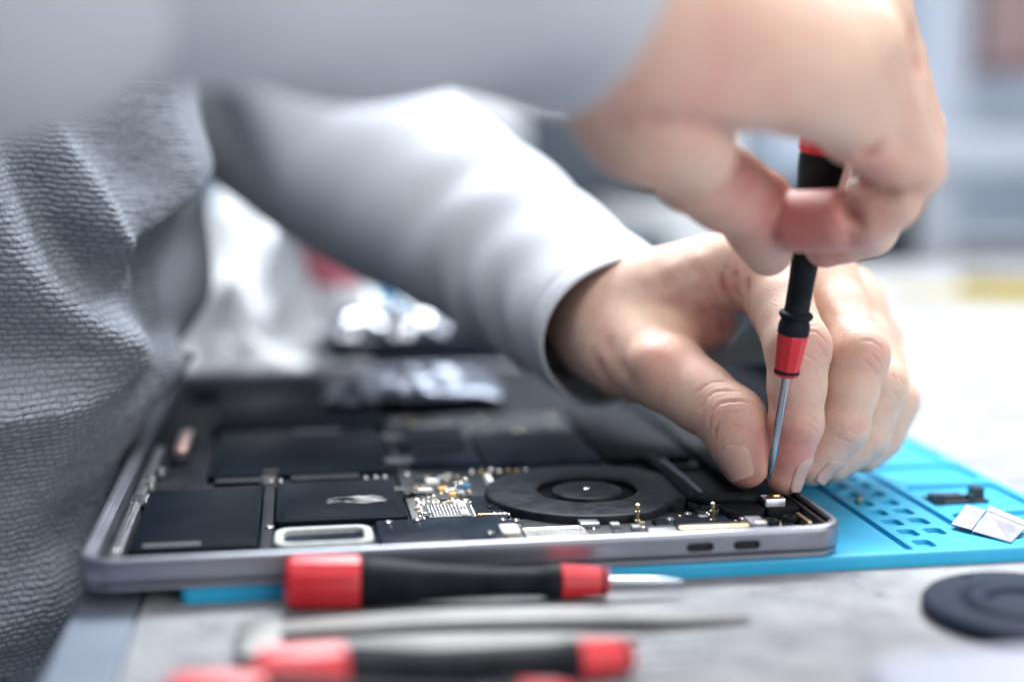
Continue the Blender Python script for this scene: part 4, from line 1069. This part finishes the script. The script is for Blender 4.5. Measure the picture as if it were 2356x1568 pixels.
tp = empty('bounce_blocker', (232, 220, 4.5), 'added black block under and behind the pinching hand, cutting mat bounce', 'pouch')  # added blocker, keeps blue mat bounce off the palm
g = G(); rbox(g, 217, 256, 100, 330, 4.5, 24, 12, 8, n=6, seg=4); g.build('body', mat('blocker_black', (.006, .007, .011), .8, 0, .03), tp, True, 40)
g = G(); rbox(g, 216, 257, 99, 332, 13.5, 15.5, 13, .3, n=6); g.build('zip', BLACK_IN, tp)  # thin plate around the added blocker

sb_ = empty('gap_backing', (291, 390, 0), 'low black box added on the bench to darken the gap between the fingers', 'box')  # added dark backing for the gap between thumb and index
g = G(); rbox(g, 261, 330, 250, 540, 0, 21, 5, 1.5); g.build('body', mat('black_box', (.006, .008, .012), .7, 0, .03), sb_, True, 40)
g = G(); rbox(g, 259.5, 331.5, 248.5, 541.5, 21.2, 28, 5, 1.5); g.build('lid', MATS['black_box'], sb_, True, 40)

def crumple(name, cx, cy, w, d, z, amp, label, cat, m, seed, seglabel='sheet', nx=70, ny=50, pw=3, pe=.5):
    """a crumpled plastic bag: facets of random folds over a low pillow"""
    rg = np.random.default_rng(seed); e = empty(name, (cx, cy, z), label, cat)
    ux, uy = np.meshgrid(np.linspace(-1, 1, nx), np.linspace(-1, 1, ny), indexing='ij')
    hgt = np.zeros_like(ux)
    for _ in range(26):
        a = rg.uniform(0, 2*math.pi); off = rg.uniform(-1, 1); q = ux*math.cos(a)+uy*math.sin(a)*.8-off
        hgt += rg.uniform(.3, 1)*np.abs(((q*rg.uniform(1.2, 3.5)) % 1)-.5)
    hgt = (hgt-hgt.min())/(hgt.max()-hgt.min()); pil = np.clip(1-np.abs(ux)**pw, 0, 1)*np.clip(1-np.abs(uy)**pw, 0, 1)
    Zt = z + amp*(.25+.75*hgt)*pil**pe + .6
    X = cx + ux*w/2 + 2*np.sin(uy*5+seed); Y = cy + uy*d/2 + 2*np.sin(ux*7+seed)
    idx = np.arange(nx*ny).reshape(nx, ny); F = np.stack([idx[:-1, :-1], idx[1:, :-1], idx[1:, 1:], idx[:-1, 1:]], -1).reshape(-1, 4)
    o = mesh(seglabel, np.stack([X, Y, Zt], -1).reshape(-1, 3), F, m, e, sm=False)
    lo_ = mesh('underside', np.stack([X, Y, np.full_like(X, z+.2)], -1).reshape(-1, 3), F[:, ::-1], m, e)
    return e
FOIL = mat('silver_bag_film', (.60, .63, .70), .15, .9, bump=(.2, .5))
DIM = mat('grey_antistatic_film', (.10, .115, .15), .28, .6, bump=(.35, .5))
CLEAR = glow_through(mat('milky_bag_film', (.88, .90, .93), .4, .0, .5, bump=(.15, .4)), 12)
crumple('antistatic_bag', 108, 238, 76, 58, 13.9, 9, 'crumpled grey film bag on the far end of the laptop', 'bag', DIM, 3)
crumple('plastic_bag', 44, 345, 116, 56, 0, 28, 'white crumpled plastic bag lying just behind the laptop', 'bag', CLEAR, 5)
crumple('paper_bag', 40, 432, 150, 170, 0, 150, 'tall white crumpled bag standing behind the shirt front', 'bag', mat('white_paper', (.86, .88, .90), .6), 8, pw=1.6, pe=.9)
crumple('silver_pouch', 104, 345, 60, 34, 24, 17, 'glossy silver pouch shining on the dark tray', 'pouch', FOIL, 11)

# right and middle background
sh = empty('shelf_unit', (760, 990, 0), 'pale grey shelf frame at the back right of the bench', 'shelf')
PALE = mat('pale_grey_paint', (.44, .49, .57), .5, noise=(.005, (.48, .53, .61)))
def slab(name, x0, x1, y0, y1, z0_, z1, m, parent, r=3, b=1.5):
    g = G(); rbox(g, x0, x1, y0, y1, z0_, z1, r, b); return g.build(name, m, parent, True, 40)
slab('post', 640, 682, 900, 935, 0, 86, PALE, sh); slab('post', 1020, 1062, 900, 935, 0, 86, PALE, sh)
slab('board', 560, 1080, 880, 1090, 86, 120, PALE, sh)
slab('post', 690, 735, 985, 1020, 120, 520, PALE, sh)
slab('board', 560, 1080, 1040, 1090, 120, 150, PALE, sh)
slab('back_panel', 560, 1080, 1092, 1100, 120, 620, PALE, sh)
bx_ = empty('cardboard_box', (790, 990, 150), 'brown mauve box standing on the pale shelf', 'box')
slab('body', 742, 860, 930, 1020, 190, 330, mat('mauve_card', (.30, .20, .20), .7), bx_); slab('lid', 740, 862, 928, 1022, 330, 345, MATS['mauve_card'], bx_)
slab('tray', 738, 864, 926, 1024, 178, 190, mat('umber_card', (.16, .11, .11), .7), bx_)
bx2 = empty('instrument_box', (640, 950, 0), 'dark slate instrument box under the shelf', 'instrument')
slab('body', 540, 636, 880, 1000, 0, 72, mat('slate_paint', (.012, .02, .03), .6, 0, .2), bx2); slab('front_panel', 546, 630, 875, 879.5, 6, 66, mat('slate_panel', (.015, .024, .034), .6, 0, .2), bx2)
g = G(); g.lathe([(6, 0), (6, 8), (5, 10)], (600, 874, 40), (0, -1, 0), 20); g.build('knob', PALE, bx2, True, 40)
yl = empty('yellow_tray', (560, 600, 0), 'narrow bright yellow tray lying slantwise on the white bench', 'tray')
YEL = mat('yellow_plastic', (.36, .28, .003), .7, 0, .05, noise=(.02, (.26, .19, .004)))
strip('base', [(500 + i*30, 640 - i*11, 1.0) for i in range(11)], [22 + 6*i for i in range(11)], 3, YEL, yl)
strip('side_wall', [(560 + i*26, 640 - i*11, 1.0) for i in range(10)], 4.0, 12, YEL, yl)

cb = empty('coiled_cable', (345, 880, 0), 'dark coiled cable lying far back on the bench', 'cable')
G().tube([(350 + (34+3*math.sin(i*.7))*math.cos(i*.35), 840 + 34*math.sin(i*.35), 6 + i*.5) for i in range(60)], 5.5, 8).build('cord', mat('cable_slate', (.05, .08, .10), .5), cb, True)
mo = empty('dark_monitor', (330, 900, 0), 'dark blue monitor standing in front of the white machine', 'monitor')
slab('screen', 262, 372, 868, 880, 70, 150, mat('monitor_plastic', (.03, .05, .075), .4), mo, 2, 1); slab('stand', 306, 326, 872, 884, 3, 70, MATS['monitor_plastic'], mo, 2, 1); slab('foot', 280, 352, 856, 906, 0, 3, MATS['monitor_plastic'], mo, 4, 1)
wbx = empty('white_printer', (250, 1010, 0), 'large white machine at the back of the bench', 'machine')
slab('body', 130, 480, 940, 1140, 0, 190, mat('off_white_paint', (.76, .79, .83), .4), wbx, 8, 6); slab('top_cover', 136, 474, 946, 1134, 190.2, 216, PALE, wbx, 8, 4); slab('slot', 190, 420, 936.5, 939.5, 60, 88, mat('slate_panel', (.10, .135, .18), .4), wbx, 1, .5)
